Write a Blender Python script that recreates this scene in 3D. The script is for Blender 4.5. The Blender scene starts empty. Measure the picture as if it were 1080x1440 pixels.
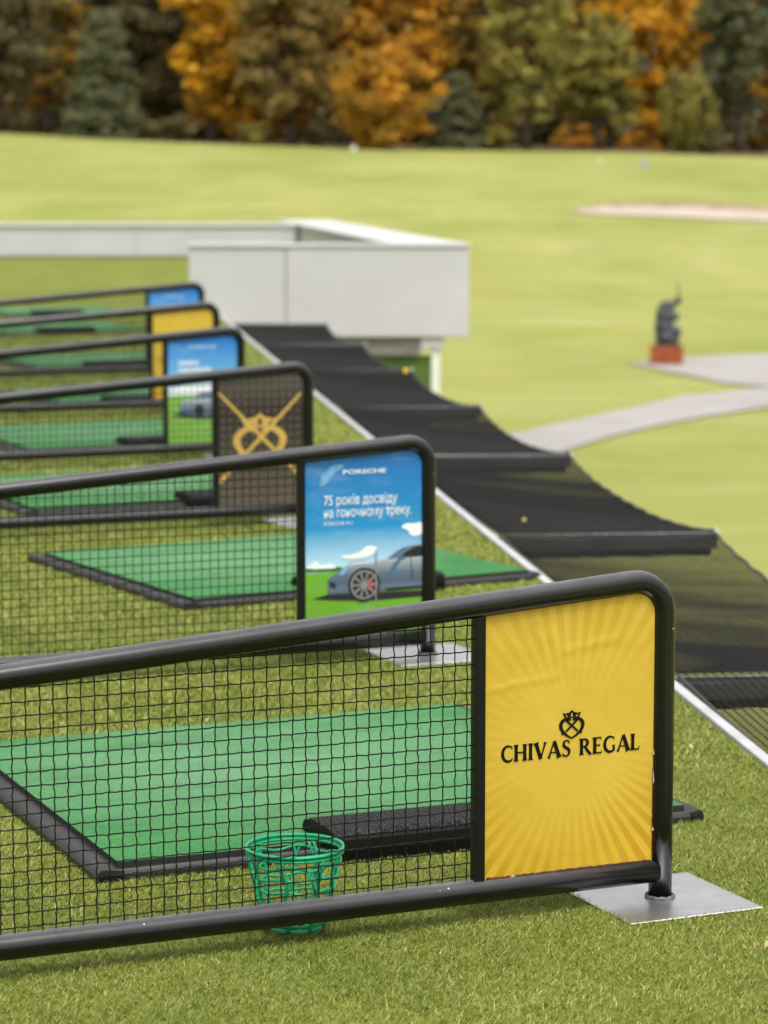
import bpy, bmesh, math, random
import numpy as np
from mathutils import Vector, Matrix

R = math.radians
S = bpy.context.scene
COL = S.collection

# ------------------------------------------------------------------ camera
LENS_PX = 3825.0            # focal length in pixels of the 1080 px wide frame
EYE = 1.6
PITCH = math.atan((720 - 241) / LENS_PX)
cd = bpy.data.cameras.new('camera')
cam = bpy.data.objects.new('camera', cd); COL.objects.link(cam)
cam.location = (0, 0, EYE)
cam.rotation_euler = (math.pi / 2 - PITCH, 0, 0)
cd.sensor_fit = 'HORIZONTAL'; cd.sensor_width = 24.0
cd.lens = 24.0 * LENS_PX / 1080.0
cd.clip_start = 0.1; cd.clip_end = 2000
cd.dof.use_dof = True
cd.dof.focus_distance = 5.86
cd.dof.aperture_fstop = 4.0
S.camera = cam

# ------------------------------------------------------------------ sky, sun, exposure
SUN_EL, SUN_AZ = R(66), R(158)       # veiled sun high up, behind the camera
W = bpy.data.worlds.new('World'); S.world = W; W.use_nodes = True
nt = W.node_tree; nt.nodes.clear()
sky = nt.nodes.new('ShaderNodeTexSky'); sky.sky_type = 'NISHITA'; sky.sun_disc = False
sky.sun_elevation = SUN_EL; sky.sun_rotation = SUN_AZ
sky.air_density = 3.0; sky.dust_density = 5.0; sky.ozone_density = 1.0
hs = nt.nodes.new('ShaderNodeHueSaturation'); hs.inputs['Saturation'].default_value = 0.16
bg = nt.nodes.new('ShaderNodeBackground'); bg.inputs['Strength'].default_value = 0.10
wo = nt.nodes.new('ShaderNodeOutputWorld')
nt.links.new(sky.outputs[0], hs.inputs['Color']); nt.links.new(hs.outputs[0], bg.inputs[0]); nt.links.new(bg.outputs[0], wo.inputs[0])
sd = bpy.data.lights.new('sun', 'SUN'); sd.energy = 1.2; sd.angle = R(22); sd.color = (1.0, 0.96, 0.91)
sun = bpy.data.objects.new('sun', sd); COL.objects.link(sun)
# NISHITA rotation: azimuth measured from +Y, clockwise seen from above
sdir = Vector((math.sin(SUN_AZ) * math.cos(SUN_EL), math.cos(SUN_AZ) * math.cos(SUN_EL), math.sin(SUN_EL)))
sun.rotation_euler = sdir.to_track_quat('Z', 'Y').to_euler()
vs = S.view_settings
vs.view_transform = 'Standard'; vs.look = 'None'; vs.gamma = 1.0; vs.use_curve_mapping = False
vs.exposure = 1.0
S.cycles.max_bounces = 6; S.cycles.transparent_max_bounces = 8
S.cycles.use_denoising = True
try: S.cycles.sample_clamp_indirect = 4.0
except Exception: pass

# ------------------------------------------------------------------ helpers
def tag(o, label=None, cat=None, group=None, kind=None):
    if label: o['label'] = label
    if cat: o['category'] = cat
    if group: o['group'] = group
    if kind: o['kind'] = kind
    return o

def empty(name, loc=(0, 0, 0), rz=0.0):
    o = bpy.data.objects.new(name, None); COL.objects.link(o)
    o.location = loc; o.rotation_euler = (0, 0, rz); o.empty_display_size = 0.1
    return o

def obj(name, me, mat=None, parent=None):
    o = bpy.data.objects.new(name, me); COL.objects.link(o)
    if mat is not None and len(me.materials) == 0: me.materials.append(mat)
    if parent is not None: o.parent = parent
    return o

class MB:
    """collects shapes; build() makes ONE mesh of them"""
    def __init__(s): s.v = []; s.f = []; s.smooth = []
    def add(s, vs_, fs, smooth=False):
        b = len(s.v); s.v += [tuple(p) for p in vs_]
        for f in fs: s.f.append(tuple(b + i for i in f)); s.smooth.append(smooth)
        return s
    def box(s, x0, x1, y0, y1, z0, z1):
        v = [(x0, y0, z0), (x1, y0, z0), (x1, y1, z0), (x0, y1, z0), (x0, y0, z1), (x1, y0, z1), (x1, y1, z1), (x0, y1, z1)]
        return s.add(v, [(3, 2, 1, 0), (4, 5, 6, 7), (0, 1, 5, 4), (1, 2, 6, 5), (2, 3, 7, 6), (3, 0, 4, 7)])
    def prism(s, poly, z0, z1):
        """poly in x,y extruded along z"""
        n = len(poly)
        v = [(x, y, z0) for x, y in poly] + [(x, y, z1) for x, y in poly]
        return s.add(v, [tuple(range(n - 1, -1, -1)), tuple(range(n, 2 * n))] + [(i, (i + 1) % n, n + (i + 1) % n, n + i) for i in range(n)])
    def tube(s, pts, r, n=8, closed=False, smooth=True):
        P = [Vector(p) for p in pts]; m = len(P)
        rs = r if isinstance(r, (list, tuple)) else [r] * m
        T = []
        for i in range(m):
            a = P[(i - 1) % m] if (closed or i > 0) else P[i]
            b = P[(i + 1) % m] if (closed or i < m - 1) else P[i]
            t = (b - a); T.append(t.normalized() if t.length > 1e-9 else Vector((0, 0, 1)))
        up = Vector((0, 0, 1)) if abs(T[0].z) < 0.9 else Vector((0, 1, 0))
        nrm = (up - T[0] * up.dot(T[0])).normalized()
        v = []
        for i in range(m):
            nrm = (nrm - T[i] * nrm.dot(T[i]))
            nrm = nrm.normalized() if nrm.length > 1e-6 else T[i].orthogonal().normalized()
            bi = T[i].cross(nrm)
            for k in range(n):
                a = 2 * math.pi * k / n
                v.append(P[i] + (nrm * math.cos(a) + bi * math.sin(a)) * rs[i])
        f = []
        for i in range(m if closed else m - 1):
            j = (i + 1) % m
            for k in range(n):
                l = (k + 1) % n
                f.append((i * n + k, i * n + l, j * n + l, j * n + k))
        if not closed:
            f.append(tuple(range(n - 1, -1, -1))); f.append(tuple((m - 1) * n + k for k in range(n)))
        return s.add(v, f, smooth)
    def mesh(s, name):
        me = bpy.data.meshes.new(name); me.from_pydata(s.v, [], s.f)
        me.polygons.foreach_set('use_smooth', s.smooth); me.update(); return me
    def build(s, name, mat=None, parent=None): return obj(name, s.mesh(name), mat, parent)

def np_mesh(name, verts, loops, sizes):
    """fast mesh from numpy arrays"""
    me = bpy.data.meshes.new(name)
    nv = len(verts); nf = len(sizes)
    me.vertices.add(nv); me.vertices.foreach_set('co', np.asarray(verts, np.float32).ravel())
    me.loops.add(len(loops)); me.loops.foreach_set('vertex_index', np.asarray(loops, np.int32).ravel())
    st = np.concatenate([[0], np.cumsum(sizes)[:-1]]).astype(np.int32)
    me.polygons.add(nf); me.polygons.foreach_set('loop_start', st)
    me.polygons.foreach_set('loop_total', np.asarray(sizes, np.int32))
    me.update(calc_edges=True); return me

def bevel(o, w=0.004, seg=2):
    m = o.modifiers.new('bevel', 'BEVEL'); m.width = w; m.segments = seg; m.limit_method = 'ANGLE'; m.angle_limit = R(35)
    return o

# ------------------------------------------------------------------ materials
class NT:
    def __init__(s, name):
        s.m = bpy.data.materials.new(name); s.m.use_nodes = True; s.t = s.m.node_tree
        s.b = s.t.nodes['Principled BSDF']
    def n(s, typ, **kw):
        q = s.t.nodes.new(typ)
        for k, v in kw.items(): setattr(q, k, v)
        return q
    def l(s, a, b): s.t.links.new(a, b)
    def coord(s, kind='Object'): return s.n('ShaderNodeTexCoord').outputs[kind]
    def mapping(s, vec, scale=(1, 1, 1), loc=(0, 0, 0), rot=(0, 0, 0)):
        q = s.n('ShaderNodeMapping'); s.l(vec, q.inputs[0]); q.inputs['Scale'].default_value = scale; q.inputs['Location'].default_value = loc; q.inputs['Rotation'].default_value = rot
        return q.outputs[0]
    def noise(s, scale, detail=3, rough=0.55, vec=None, dist=0.0):
        q = s.n('ShaderNodeTexNoise'); q.inputs['Scale'].default_value = scale; q.inputs['Detail'].default_value = detail; q.inputs['Roughness'].default_value = rough; q.inputs['Distortion'].default_value = dist
        s.l(vec if vec is not None else s.coord(), q.inputs['Vector']); return q.outputs['Fac']
    def ramp(s, fac, stops, interp='LINEAR'):
        q = s.n('ShaderNodeValToRGB'); q.color_ramp.interpolation = interp; e = q.color_ramp.elements
        while len(e) < len(stops): e.new(0.5)
        for i, (p, c) in enumerate(stops): e[i].position = p; e[i].color = (*c, 1) if len(c) == 3 else c
        s.l(fac, q.inputs[0]); return q.outputs[0]
    def mix(s, fac, a, b, mode='MIX'):
        q = s.n('ShaderNodeMix', data_type='RGBA', blend_type=mode)
        for k, v in ((0, fac), (6, a), (7, b)):
            if hasattr(v, 'is_output') or hasattr(v, 'links'): s.l(v, q.inputs[k])
            else: q.inputs[k].default_value = v if k == 0 else ((*v, 1) if len(v) == 3 else v)
        return q.outputs[2]
    def math(s, op, a, b=None, clamp=False):
        q = s.n('ShaderNodeMath', operation=op); q.use_clamp = clamp
        for k, v in ((0, a), (1, b)):
            if v is None: continue
            if hasattr(v, 'links'): s.l(v, q.inputs[k])
            else: q.inputs[k].default_value = v
        return q.outputs[0]
    def bump(s, h, strength=0.3, dist=0.01):
        q = s.n('ShaderNodeBump'); q.inputs['Strength'].default_value = strength; q.inputs['Distance'].default_value = dist
        s.l(h, q.inputs['Height']); s.l(q.outputs[0], s.b.inputs['Normal'])
    def set(s, color=None, rough=None, metal=None, spec=None):
        if color is not None:
            if hasattr(color, 'links'): s.l(color, s.b.inputs['Base Color'])
            else: s.b.inputs['Base Color'].default_value = (*color, 1)
        if rough is not None:
            if hasattr(rough, 'links'): s.l(rough, s.b.inputs['Roughness'])
            else: s.b.inputs['Roughness'].default_value = rough
        if metal is not None: s.b.inputs['Metallic'].default_value = metal
        if spec is not None: s.b.inputs['Specular IOR Level'].default_value = spec
        return s

def simple(name, c, rough=0.6, metal=0.0, var=0.15, scale=12, bump=0.0, bscale=60, spec=None):
    t = NT(name); n = t.noise(scale, 4)
    d = tuple(x * (1 - var) for x in c); u = tuple(min(1, x * (1 + var)) for x in c)
    t.set(t.ramp(n, [(0.3, d), (0.7, u)]), rough, metal, spec)
    if bump: t.bump(t.noise(bscale, 3), bump, 0.004)
    return t.m

def scalar(t, color_out):
    q = t.n('ShaderNodeRGBToBW'); t.l(color_out, q.inputs[0]); return q.outputs[0]

# black painted steel tube: sky sheen painted into the top, dust, chips
t = NT('black_paint'); co = t.coord()
dust = t.noise(9, 5, 0.65, co)
vor = t.n('ShaderNodeTexVoronoi'); vor.inputs['Scale'].default_value = 30; t.l(co, vor.inputs['Vector'])
chip = t.math('LESS_THAN', vor.outputs['Distance'], 0.06)
pick = t.math('GREATER_THAN', t.noise(14, 1, 0.5, co), 0.62)
chip = t.math('MULTIPLY', chip, pick)
basec = t.ramp(dust, [(0.35, (0.003, 0.003, 0.0035)), (0.75, (0.007, 0.007, 0.008))])
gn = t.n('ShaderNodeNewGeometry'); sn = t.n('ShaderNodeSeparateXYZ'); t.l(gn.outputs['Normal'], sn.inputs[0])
painted_sheen = t.math('MULTIPLY', t.math('POWER', t.math('MAXIMUM', sn.outputs['Z'], 0.0), 2.6), scalar(t, t.ramp(t.noise(5, 5, 0.7, co), [(0.3, (0.45,) * 3), (0.7, (0.95,) * 3)])))
basec = t.mix(painted_sheen, basec, (0.140, 0.140, 0.145))   # sky highlight painted on the upper side in a dusty grey
t.set(t.mix(chip, basec, (0.55, 0.52, 0.48)), None, 0.0, 0.45)
t.set(rough=scalar(t, t.ramp(dust, [(0.3, (0.17,) * 3), (0.8, (0.28,) * 3)])))
t.bump(t.noise(55, 3, 0.5, co), 0.05, 0.003)
M_BLACK = t.m
M_WIRE = simple('wire_black', (0.004, 0.004, 0.004), 0.5, 0, 0.3, 40, spec=0.25)
M_BARPAINT = simple('bar_black', (0.005, 0.005, 0.005), 0.4, 0, 0.3, 25, spec=0.3)
# steel plate
t = NT('brushed_steel'); co = t.coord()
st = t.mapping(co, (6, 160, 6)); n1 = t.noise(4, 4, 0.6, st); n2 = t.noise(14, 4, 0.6, co)
t.set(t.ramp(n2, [(0.3, (0.62, 0.62, 0.64)), (0.7, (0.76, 0.76, 0.77))]), None, 1.0)
t.set(rough=scalar(t, t.ramp(n1, [(0.3, (0.30,) * 3), (0.7, (0.46,) * 3)]))); t.bump(n1, 0.03, 0.002)
M_STEEL = t.m
M_WELD = simple('weld', (0.13, 0.13, 0.13), 0.6, 0.5, 0.4, 90, 0.5, 200)
# artificial turf sheet and blades
t = NT('turf_sheet'); co = t.coord()
n = t.noise(1.3, 5, 0.6, co); f = t.noise(160, 2, 0.6, co)
c1 = t.ramp(n, [(0.3, (0.160, 0.190, 0.028)), (0.7, (0.215, 0.240, 0.042))])
t.set(t.mix(0.6, c1, t.ramp(f, [(0.3, (0.45,) * 3), (0.7, (1.15,) * 3)]), 'MULTIPLY'), 0.85, 0, 0.2); t.bump(f, 0.7, 0.012)
M_TURF = t.m
t = NT('turf_blades'); co = t.coord()
g = t.n('ShaderNodeNewGeometry'); rnd = g.outputs['Random Per Island']
c1 = t.ramp(rnd, [(0.0, (0.086, 0.120, 0.014)), (0.35, (0.180, 0.228, 0.034)), (0.75, (0.290, 0.332, 0.062)), (1.0, (0.510, 0.495, 0.190))])
big = t.ramp(t.noise(1.6, 4, 0.6, co), [(0.3, (0.76, 0.82, 0.70)), (0.7, (1.16, 1.12, 1.14))])
t.set(t.mix(1.0, c1, big, 'MULTIPLY'), 0.45, 0, 0.35)
tr = t.n('ShaderNodeBsdfTranslucent'); t.l(c1, tr.inputs[0])
mx = t.n('ShaderNodeMixShader'); mx.inputs[0].default_value = 0.25
t.l(t.b.outputs[0], mx.inputs[1]); t.l(tr.outputs[0], mx.inputs[2]); t.l(mx.outputs[0], t.t.nodes['Material Output'].inputs[0])
M_BLADE = t.m
# green hitting mat: worn, chalky in its middle
t = NT('mat_green'); co = t.coord()
n = t.noise(3.2, 5, 0.6, t.mapping(co, (0.6, 1.6, 1))); f = t.noise(260, 2, 0.6, co)
gr = t.n('ShaderNodeTexGradient', gradient_type='SPHERICAL'); t.l(t.mapping(co, (1.15, 1.25, 0.4), (-0.86, -1.15, 0)), gr.inputs[0])
wear = t.math('MULTIPLY', t.math('POWER', gr.outputs['Fac'], 0.6), t.math('MULTIPLY', t.noise(4, 6, 0.7, t.mapping(co, (0.5, 1.8, 1))), 0.62), True)
c1 = t.ramp(n, [(0.3, (0.044, 0.178, 0.054)), (0.7, (0.074, 0.248, 0.084))])
c2 = t.mix(wear, c1, (0.30, 0.46, 0.32))
scf = t.ramp(t.noise(2.6, 6, 0.7, t.mapping(co, (0.8, 2.4, 1), (4, 1, 0))), [(0.52, (0, 0, 0)), (0.70, (1, 1, 1))])
c2 = t.mix(t.math('MULTIPLY', scalar(t, scf), 0.45), c2, (0.024, 0.110, 0.040))
spk = t.ramp(t.noise(90, 2, 0.5, co), [(0.70, (0, 0, 0)), (0.76, (1, 1, 1))])
c2 = t.mix(t.math('MULTIPLY', scalar(t, spk), 0.3), c2, (0.35, 0.45, 0.25))
t.set(t.mix(0.8, c2, t.ramp(f, [(0.3, (0.55,) * 3), (0.7, (1.25,) * 3)]), 'MULTIPLY'), 0.9, 0, 0.15); t.bump(f, 0.8, 0.006)
M_MAT = t.m
M_RUBBER = simple('black_rubber', (0.020, 0.019, 0.019), 0.42, 0, 0.35, 10, 0.15, 80)
t = NT('fuzzy_black'); f = t.noise(150, 3, 0.8)
t.set(t.ramp(f, [(0.42, (0.006,) * 3), (0.72, (0.12,) * 3)]), 0.9, 0, 0.1); t.bump(f, 1.0, 0.01); M_FUZZ = t.m
M_PADEDGE = simple('pad_edge', (0.014, 0.016, 0.014), 0.85)
M_STRIP = simple('white_edge', (0.43, 0.43, 0.435), 0.6, 0, 0.15, 6)
M_CONC = NT('white_concrete'); co = M_CONC.coord()
n = M_CONC.noise(1.1, 6, 0.65, co); n2 = M_CONC.noise(40, 3, 0.5, co)
st = M_CONC.noise(1.0, 4, 0.6, M_CONC.mapping(co, (1.2, 1.2, 0.5)))
cc = M_CONC.ramp(n, [(0.3, (0.485, 0.480, 0.495)), (0.7, (0.545, 0.540, 0.555))])
M_CONC.set(M_CONC.mix(0.3, cc, M_CONC.ramp(st, [(0.3, (0.9,) * 3), (0.6, (1.0,) * 3)]), 'MULTIPLY'), 0.8); M_CONC.bump(n2, 0.1, 0.004); M_CONC = M_CONC.m
M_CAP = simple('concrete_cap', (0.50, 0.50, 0.495), 0.7, 0, 0.08, 2)
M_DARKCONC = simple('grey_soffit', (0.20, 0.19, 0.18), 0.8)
M_SLAB = simple('slab_concrete', (0.30, 0.295, 0.28), 0.85, 0, 0.1, 3)
M_NET = simple('net_cord', (0.009, 0.008, 0.008), 0.7, 0, 0.2, 30, spec=0.25)
M_ROPE = simple('net_rope', (0.045, 0.045, 0.045), 0.7, 0, 0.4, 60)
M_BEAM = simple('beam_steel', (0.075, 0.083, 0.098), 0.38, 0.3, 0.25, 5, 0.05, 30)
M_LASH = simple('lashing_cord', (0.16, 0.165, 0.17), 0.7, 0, 0.5, 40); M_GALV = simple('galvanised', (0.55, 0.57, 0.58), 0.45, 0.6, 0.15, 30)
M_BASKET = simple('basket_green', (0.014, 0.38, 0.165), 0.32, 0, 0.08, 20, 0, 60, 0.5)
M_ADDEDGREEN = simple('added_green', (0.075, 0.135, 0.022), 0.8, 0, 0.2, 2)
M_YBALL = simple('ball_yellow', (0.80, 0.52, 0.03), 0.35)
M_WHITE = simple('white_paint', (0.78, 0.78, 0.77), 0.5, 0, 0.04)
M_BLUE = simple('blue_paint', (0.25, 0.36, 0.68), 0.5, 0, 0.05)
M_RUST = NT('rust_seam'); n = M_RUST.noise(70, 4, 0.7)
M_RUST.set(M_RUST.ramp(n, [(0.38, (0.015, 0.010, 0.008)), (0.5, (0.16, 0.045, 0.012)), (0.62, (0.03, 0.015, 0.01)), (0.75, (0.36, 0.16, 0.06))]), 0.85); M_RUST.bump(n, 0.6, 0.004); M_RUST = M_RUST.m
M_TORN = simple('torn_paper', (0.40, 0.36, 0.31), 0.8, 0, 0.2, 60)
M_INK = simple('black_ink', (0.005, 0.005, 0.005), 0.6, 0, 0.1, spec=0.15)
M_GOLD = simple('gold_ink', (0.50, 0.325, 0.075), 0.5, 0, 0.12, 8)
M_PWHITE = simple('print_white', (0.80, 0.83, 0.86), 0.45, 0, 0.03)
M_PMID = simple('print_pale', (0.55, 0.68, 0.82), 0.45, 0, 0.04)

# ------------------------------------------------------------------ layout
STRIP_A, STRIP_B = 1.93, -0.1247              # left edge of white strip: x = A + B*y
def strip_x(y): return STRIP_A + STRIP_B * y
ALONG = Vector((STRIP_B, 1, 0)).normalized()  # along the deck edge, away from the camera
OUT = Vector((1, -STRIP_B, 0)).normalized()   # outward from the deck
def deck_pt(y, out, z): # a point at strip ordinate y, moved outwards
    return Vector((strip_x(y), y, 0)) + OUT * out + Vector((0, 0, z))

DIV = [(.611, 5.871, 24), (.145, 8.925, 21), (-.347, 12.384, 23), (-.804, 15.236, 25), (-1.12, 18.15, 20), (-1.436, 21.433, 24)]
MATS = [(-.650, 6.000, 22.7), (-.735, 9.850, 30), (-1.67, 12.55, 25), (-2.05, 15.33, 26), (-2.19, 18.33, 24), (-2.79, 21.8, 25), (-3.75, 26.6, 25), (-4.2, 30.0, 24)]
MAT_W, MAT_D = 1.565, 1.47

# ------------------------------------------------------------------ terrain
def smooth(a, b, x):
    q = np.clip((x - a) / (b - a), 0, 1); return q * q * (3 - 2 * q)
def height(x, y):
    x = np.asarray(x, float); y = np.asarray(y, float)
    rise = smooth(62, 178, y)
    und = 0.22 * np.sin(x * 0.11 + y * 0.045 + 1.0) * np.sin(y * 0.06 + 0.4) * smooth(80, 105, y)
    return -3.0 + rise * (6.25 - 0.032 * np.clip(x, -60, 60)) + und + 0.03 * np.maximum(y - 178, 0) * 0.5
def hz(x, y): return float(height(x, y))

xs = np.concatenate([np.linspace(-900, -70, 12)[:-1], np.linspace(-70, 70, 90), np.linspace(70, 900, 12)[1:]])
ys = np.concatenate([np.linspace(-300, 0, 8)[:-1], np.linspace(0, 230, 150), np.linspace(230, 1200, 20)[1:]])
X, Y = np.meshgrid(xs, ys); Z = height(X, Y)
nx, ny = len(xs), len(ys)
idx = np.arange(nx * ny).reshape(ny, nx)
q = np.stack([idx[:-1, :-1], idx[:-1, 1:], idx[1:, 1:], idx[1:, :-1]], -1).reshape(-1, 4)
me = np_mesh('ground', np.stack([X, Y, Z], -1).reshape(-1, 3), q.ravel(), np.full(len(q), 4))
me.polygons.foreach_set('use_smooth', np.ones(len(q), bool))
t = NT('fairway_grass'); co = t.coord()
n1 = t.noise(0.10, 5, 0.6, t.mapping(co, (1, 0.55, 1))); n2 = t.noise(0.9, 4, 0.6, t.mapping(co, (1, 0.35, 1))); n3 = t.noise(30, 2, 0.6, co)
c1 = t.ramp(n1, [(0.26, (0.215, 0.245, 0.052)), (0.50, (0.278, 0.290, 0.078)), (0.76, (0.345, 0.335, 0.118))])
c2 = t.mix(0.55, c1, t.ramp(n2, [(0.25, (0.86, 0.90, 0.84)), (0.75, (1.12, 1.08, 1.10))]), 'MULTIPLY')
strk = t.noise(0.5, 5, 0.65, t.mapping(co, (0.35, 1.3, 1), (3, 7, 0)))
c2 = t.mix(t.math('MULTIPLY', scalar(t, t.ramp(strk, [(0.48, (0, 0, 0)), (0.74, (1, 1, 1))])), 0.45), c2, (0.43, 0.41, 0.22))
dry = t.noise(0.16, 4, 0.6, t.mapping(co, (1, 1, 1), (11, 2, 0)))
c2 = t.mix(t.math('MULTIPLY', scalar(t, t.ramp(dry, [(0.56, (0, 0, 0)), (0.72, (1, 1, 1))])), 0.4), c2, (0.36, 0.28, 0.075))
grn = t.noise(0.16, 5, 0.62, t.mapping(co, (1, 0.8, 1), (-5, 9, 0)))
c2 = t.mix(t.math('MULTIPLY', scalar(t, t.ramp(grn, [(0.45, (0, 0, 0)), (0.70, (1, 1, 1))])), 0.42), c2, (0.155, 0.205, 0.030))
t.set(t.mix(0.4, c2, t.ramp(n3, [(0.3, (0.7,) * 3), (0.7, (1.2,) * 3)]), 'MULTIPLY'), 0.9, 0, 0.15); t.bump(n3, 0.5, 0.05)
ground = obj('ground', me, t.m); tag(ground, kind='structure')

def draped(name, outline, mat, lift, step=1.0, thick=0.0):
    """sheet that follows the terrain inside an outline"""
    bm = bmesh.new()
    vs_ = [bm.verts.new((x, y, 0)) for x, y in outline]
    bm.faces.new(vs_)
    x0 = min(p[0] for p in outline); x1 = max(p[0] for p in outline); y0 = min(p[1] for p in outline); y1 = max(p[1] for p in outline)
    k = math.ceil(x0 / step) * step
    while k < x1:
        bmesh.ops.bisect_plane(bm, geom=bm.verts[:] + bm.edges[:] + bm.faces[:], plane_co=(k, 0, 0), plane_no=(1, 0, 0)); k += step
    k = math.ceil(y0 / step) * step
    while k < y1:
        bmesh.ops.bisect_plane(bm, geom=bm.verts[:] + bm.edges[:] + bm.faces[:], plane_co=(0, k, 0), plane_no=(0, 1, 0)); k += step
    for v in bm.verts: v.co.z = hz(v.co.x, v.co.y) + lift
    bmesh.ops.recalc_face_normals(bm, faces=bm.faces)
    me = bpy.data.meshes.new(name); bm.to_mesh(me); bm.free()
    return obj(name, me, mat)

# paved path and forecourt on the lower level
M_PATH = simple('path_concrete', (0.315, 0.295, 0.28), 0.85, 0, 0.10, 0.6)
path = draped('path', [(30, 56.5), (14, 59.2), (8.2, 57.9), (6.14, 55.8), (4.69, 52.6), (3.41, 50.05), (2.45, 48.0), (1.0, 45.2), (0.2, 41.0), (0.2, 36.0), (1.9, 41.8), (3.07, 44.9), (3.81, 46.83), (4.89, 49.07), (6.18, 51.22), (7.52, 53.1), (14, 55.2), (30, 52)], M_PATH, 0.03, 2.0)
tag(path, kind='structure')
court = draped('forecourt', [(5.83, 65.13), (6.57, 66.11), (7.73, 67.12), (9.63, 68.16), (16, 69.5), (30, 70), (30, 60.5), (14, 59.3), (8.21, 58.02), (7.42, 58.99), (7.01, 60.84), (6.43, 63.02)], M_PATH, 0.034, 2.0)
tag(court, kind='structure')
# ------------------------------------------------------------------ deck
slab = MB()
poly = [(-12, -5), (strip_x(-5) + .055, -5), (strip_x(44) + .055, 44), (-12, 44)]
slab.prism(poly, -0.42, -0.012)
deck = slab.build('deck', M_SLAB); tag(deck, kind='structure')
for yy in (0, 10, 20, 30, 40):
    for xx in (-0.55, -7):
        c = MB().tube([(xx + STRIP_B * yy + 1.5, yy, -0.421), (xx + STRIP_B * yy + 1.5, yy, -3.2)], 0.16, 16).build('column', M_SLAB, deck)
turf = MB().prism([(-12, -5), (strip_x(-5) - .002, -5), (strip_x(44) - .002, 44), (-12, 44)], -0.010, 0.0).build('deck_turf', M_TURF); tag(turf, kind='structure')
st = MB()
a, b = deck_pt(-5, 0, 0), deck_pt(44, 0, 0); c, d = deck_pt(44, .036, 0), deck_pt(-5, .036, 0)
st.prism([(p.x, p.y) for p in (d, c, b, a)][::-1], -0.011, 0.014)
edge = bevel(st.build('edge_strip', M_STRIP), .004); tag(edge, kind='structure')

# ------------------------------------------------------------------ white parapet structure closing the deck
FW_Y = 29.75
root = empty('parapet_wall', (-0.6, FW_Y, 0))
def wall_piece(name, x0, x1, y0, y1, z0, z1, mat=M_CONC, bev=.012):
    o = MB().box(x0 + .6, x1 + .6, y0 - FW_Y, y1 - FW_Y, z0, z1).build(name, mat, root)
    return bevel(o, bev) if bev else o
FY1 = FW_Y + .22
wall_piece('wall_panel', -2.13, -1.075, FW_Y, FY1, -.06, .775)
wall_piece('wall_panel', -1.066, 0.925, FW_Y - .004, FY1, -.20, .775)
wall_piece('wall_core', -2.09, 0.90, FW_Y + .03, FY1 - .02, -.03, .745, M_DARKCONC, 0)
wall_piece('wall_cap', -2.14, 0.945, FW_Y - .02, FY1 + .02, .7765, .82, M_CAP)
# the wing running back along the deck edge, wide flat top
def wing(y, off, z): return (STRIP_B * (y - FW_Y) + off + .6, y - FW_Y, z)
w = MB(); y0, y1 = FY1 + .021, 44.5
for (o0, o1, z0, z1, nm, mt) in ((0.14, 0.90, -.20, .775, 'wing_wall', M_CONC), (0.10, 0.94, .7768, .82, 'wing_cap', M_CAP)):
    w = MB(); v = [wing(y0, o0, z0), wing(y0, o1, z0), wing(y1, o1, z0), wing(y1, o0, z0), wing(y0, o0, z1), wing(y0, o1, z1), wing(y1, o1, z1), wing(y1, o0, z1)]
    w.add(v, [(3, 2, 1, 0), (4, 5, 6, 7), (0, 1, 5, 4), (1, 2, 6, 5), (2, 3, 7, 6), (3, 0, 4, 7)]); bevel(w.build(nm, mt, root), .01)
# back wall: fascia over a recessed plinth
for k in range(4):
    x1 = -1.32 - k * 2.4
    wall_piece('wall_panel', x1 - 2.398, x1, 41.0, 41.3, .33, .775)
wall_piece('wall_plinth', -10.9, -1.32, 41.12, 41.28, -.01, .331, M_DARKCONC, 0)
wall_piece('wall_cap', -10.95, -1.31, 40.97, 41.6, .7765, .82, M_CAP)
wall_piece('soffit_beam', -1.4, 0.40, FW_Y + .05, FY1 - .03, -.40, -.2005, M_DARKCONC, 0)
wall_piece('column_head', 0.40, 0.66, FW_Y + .03, FY1 - .02, -.33, -.2005, M_CONC)
wall_piece('column', 0.52, 0.61, FW_Y + .06, FW_Y + .15, -3.1, -.331, M_WHITE)
tag(root, 'white concrete parapet wall with wide flat top closing the far end of deck', 'wall')
gs = MB().box(-1.6, 0.515, FW_Y + .10, FW_Y + .13, -3.05, -.402).build('added_panel', M_ADDEDGREEN)  # flat sheet added to give the darker green under the overhang
tag(gs, 'added dark green panel under the white parapet, left of its thin column', 'panel')
# turf bank rising to the back wall
bank = MB(); pr_ = [(36.2, .004), (37.5, .05), (39, .16), (40.4, .29), (41.1, .325)]
v = []; 
for (yy, zz) in pr_: v += [(-12, yy, zz), (STRIP_B * (yy - FW_Y) + 0.13, yy, zz)]
for (yy, zz) in pr_[::-1]: v += [(-12, yy, -.008), (STRIP_B * (yy - FW_Y) + 0.13, yy, -.008)]
n = len(pr_)
fs = [(2 * i, 2 * i + 1, 2 * i + 3, 2 * i + 2) for i in range(2 * n - 1)]
bank.add(v, fs, True); bk = bank.build('turf_bank', M_TURF); tag(bk, kind='structure')

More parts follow.
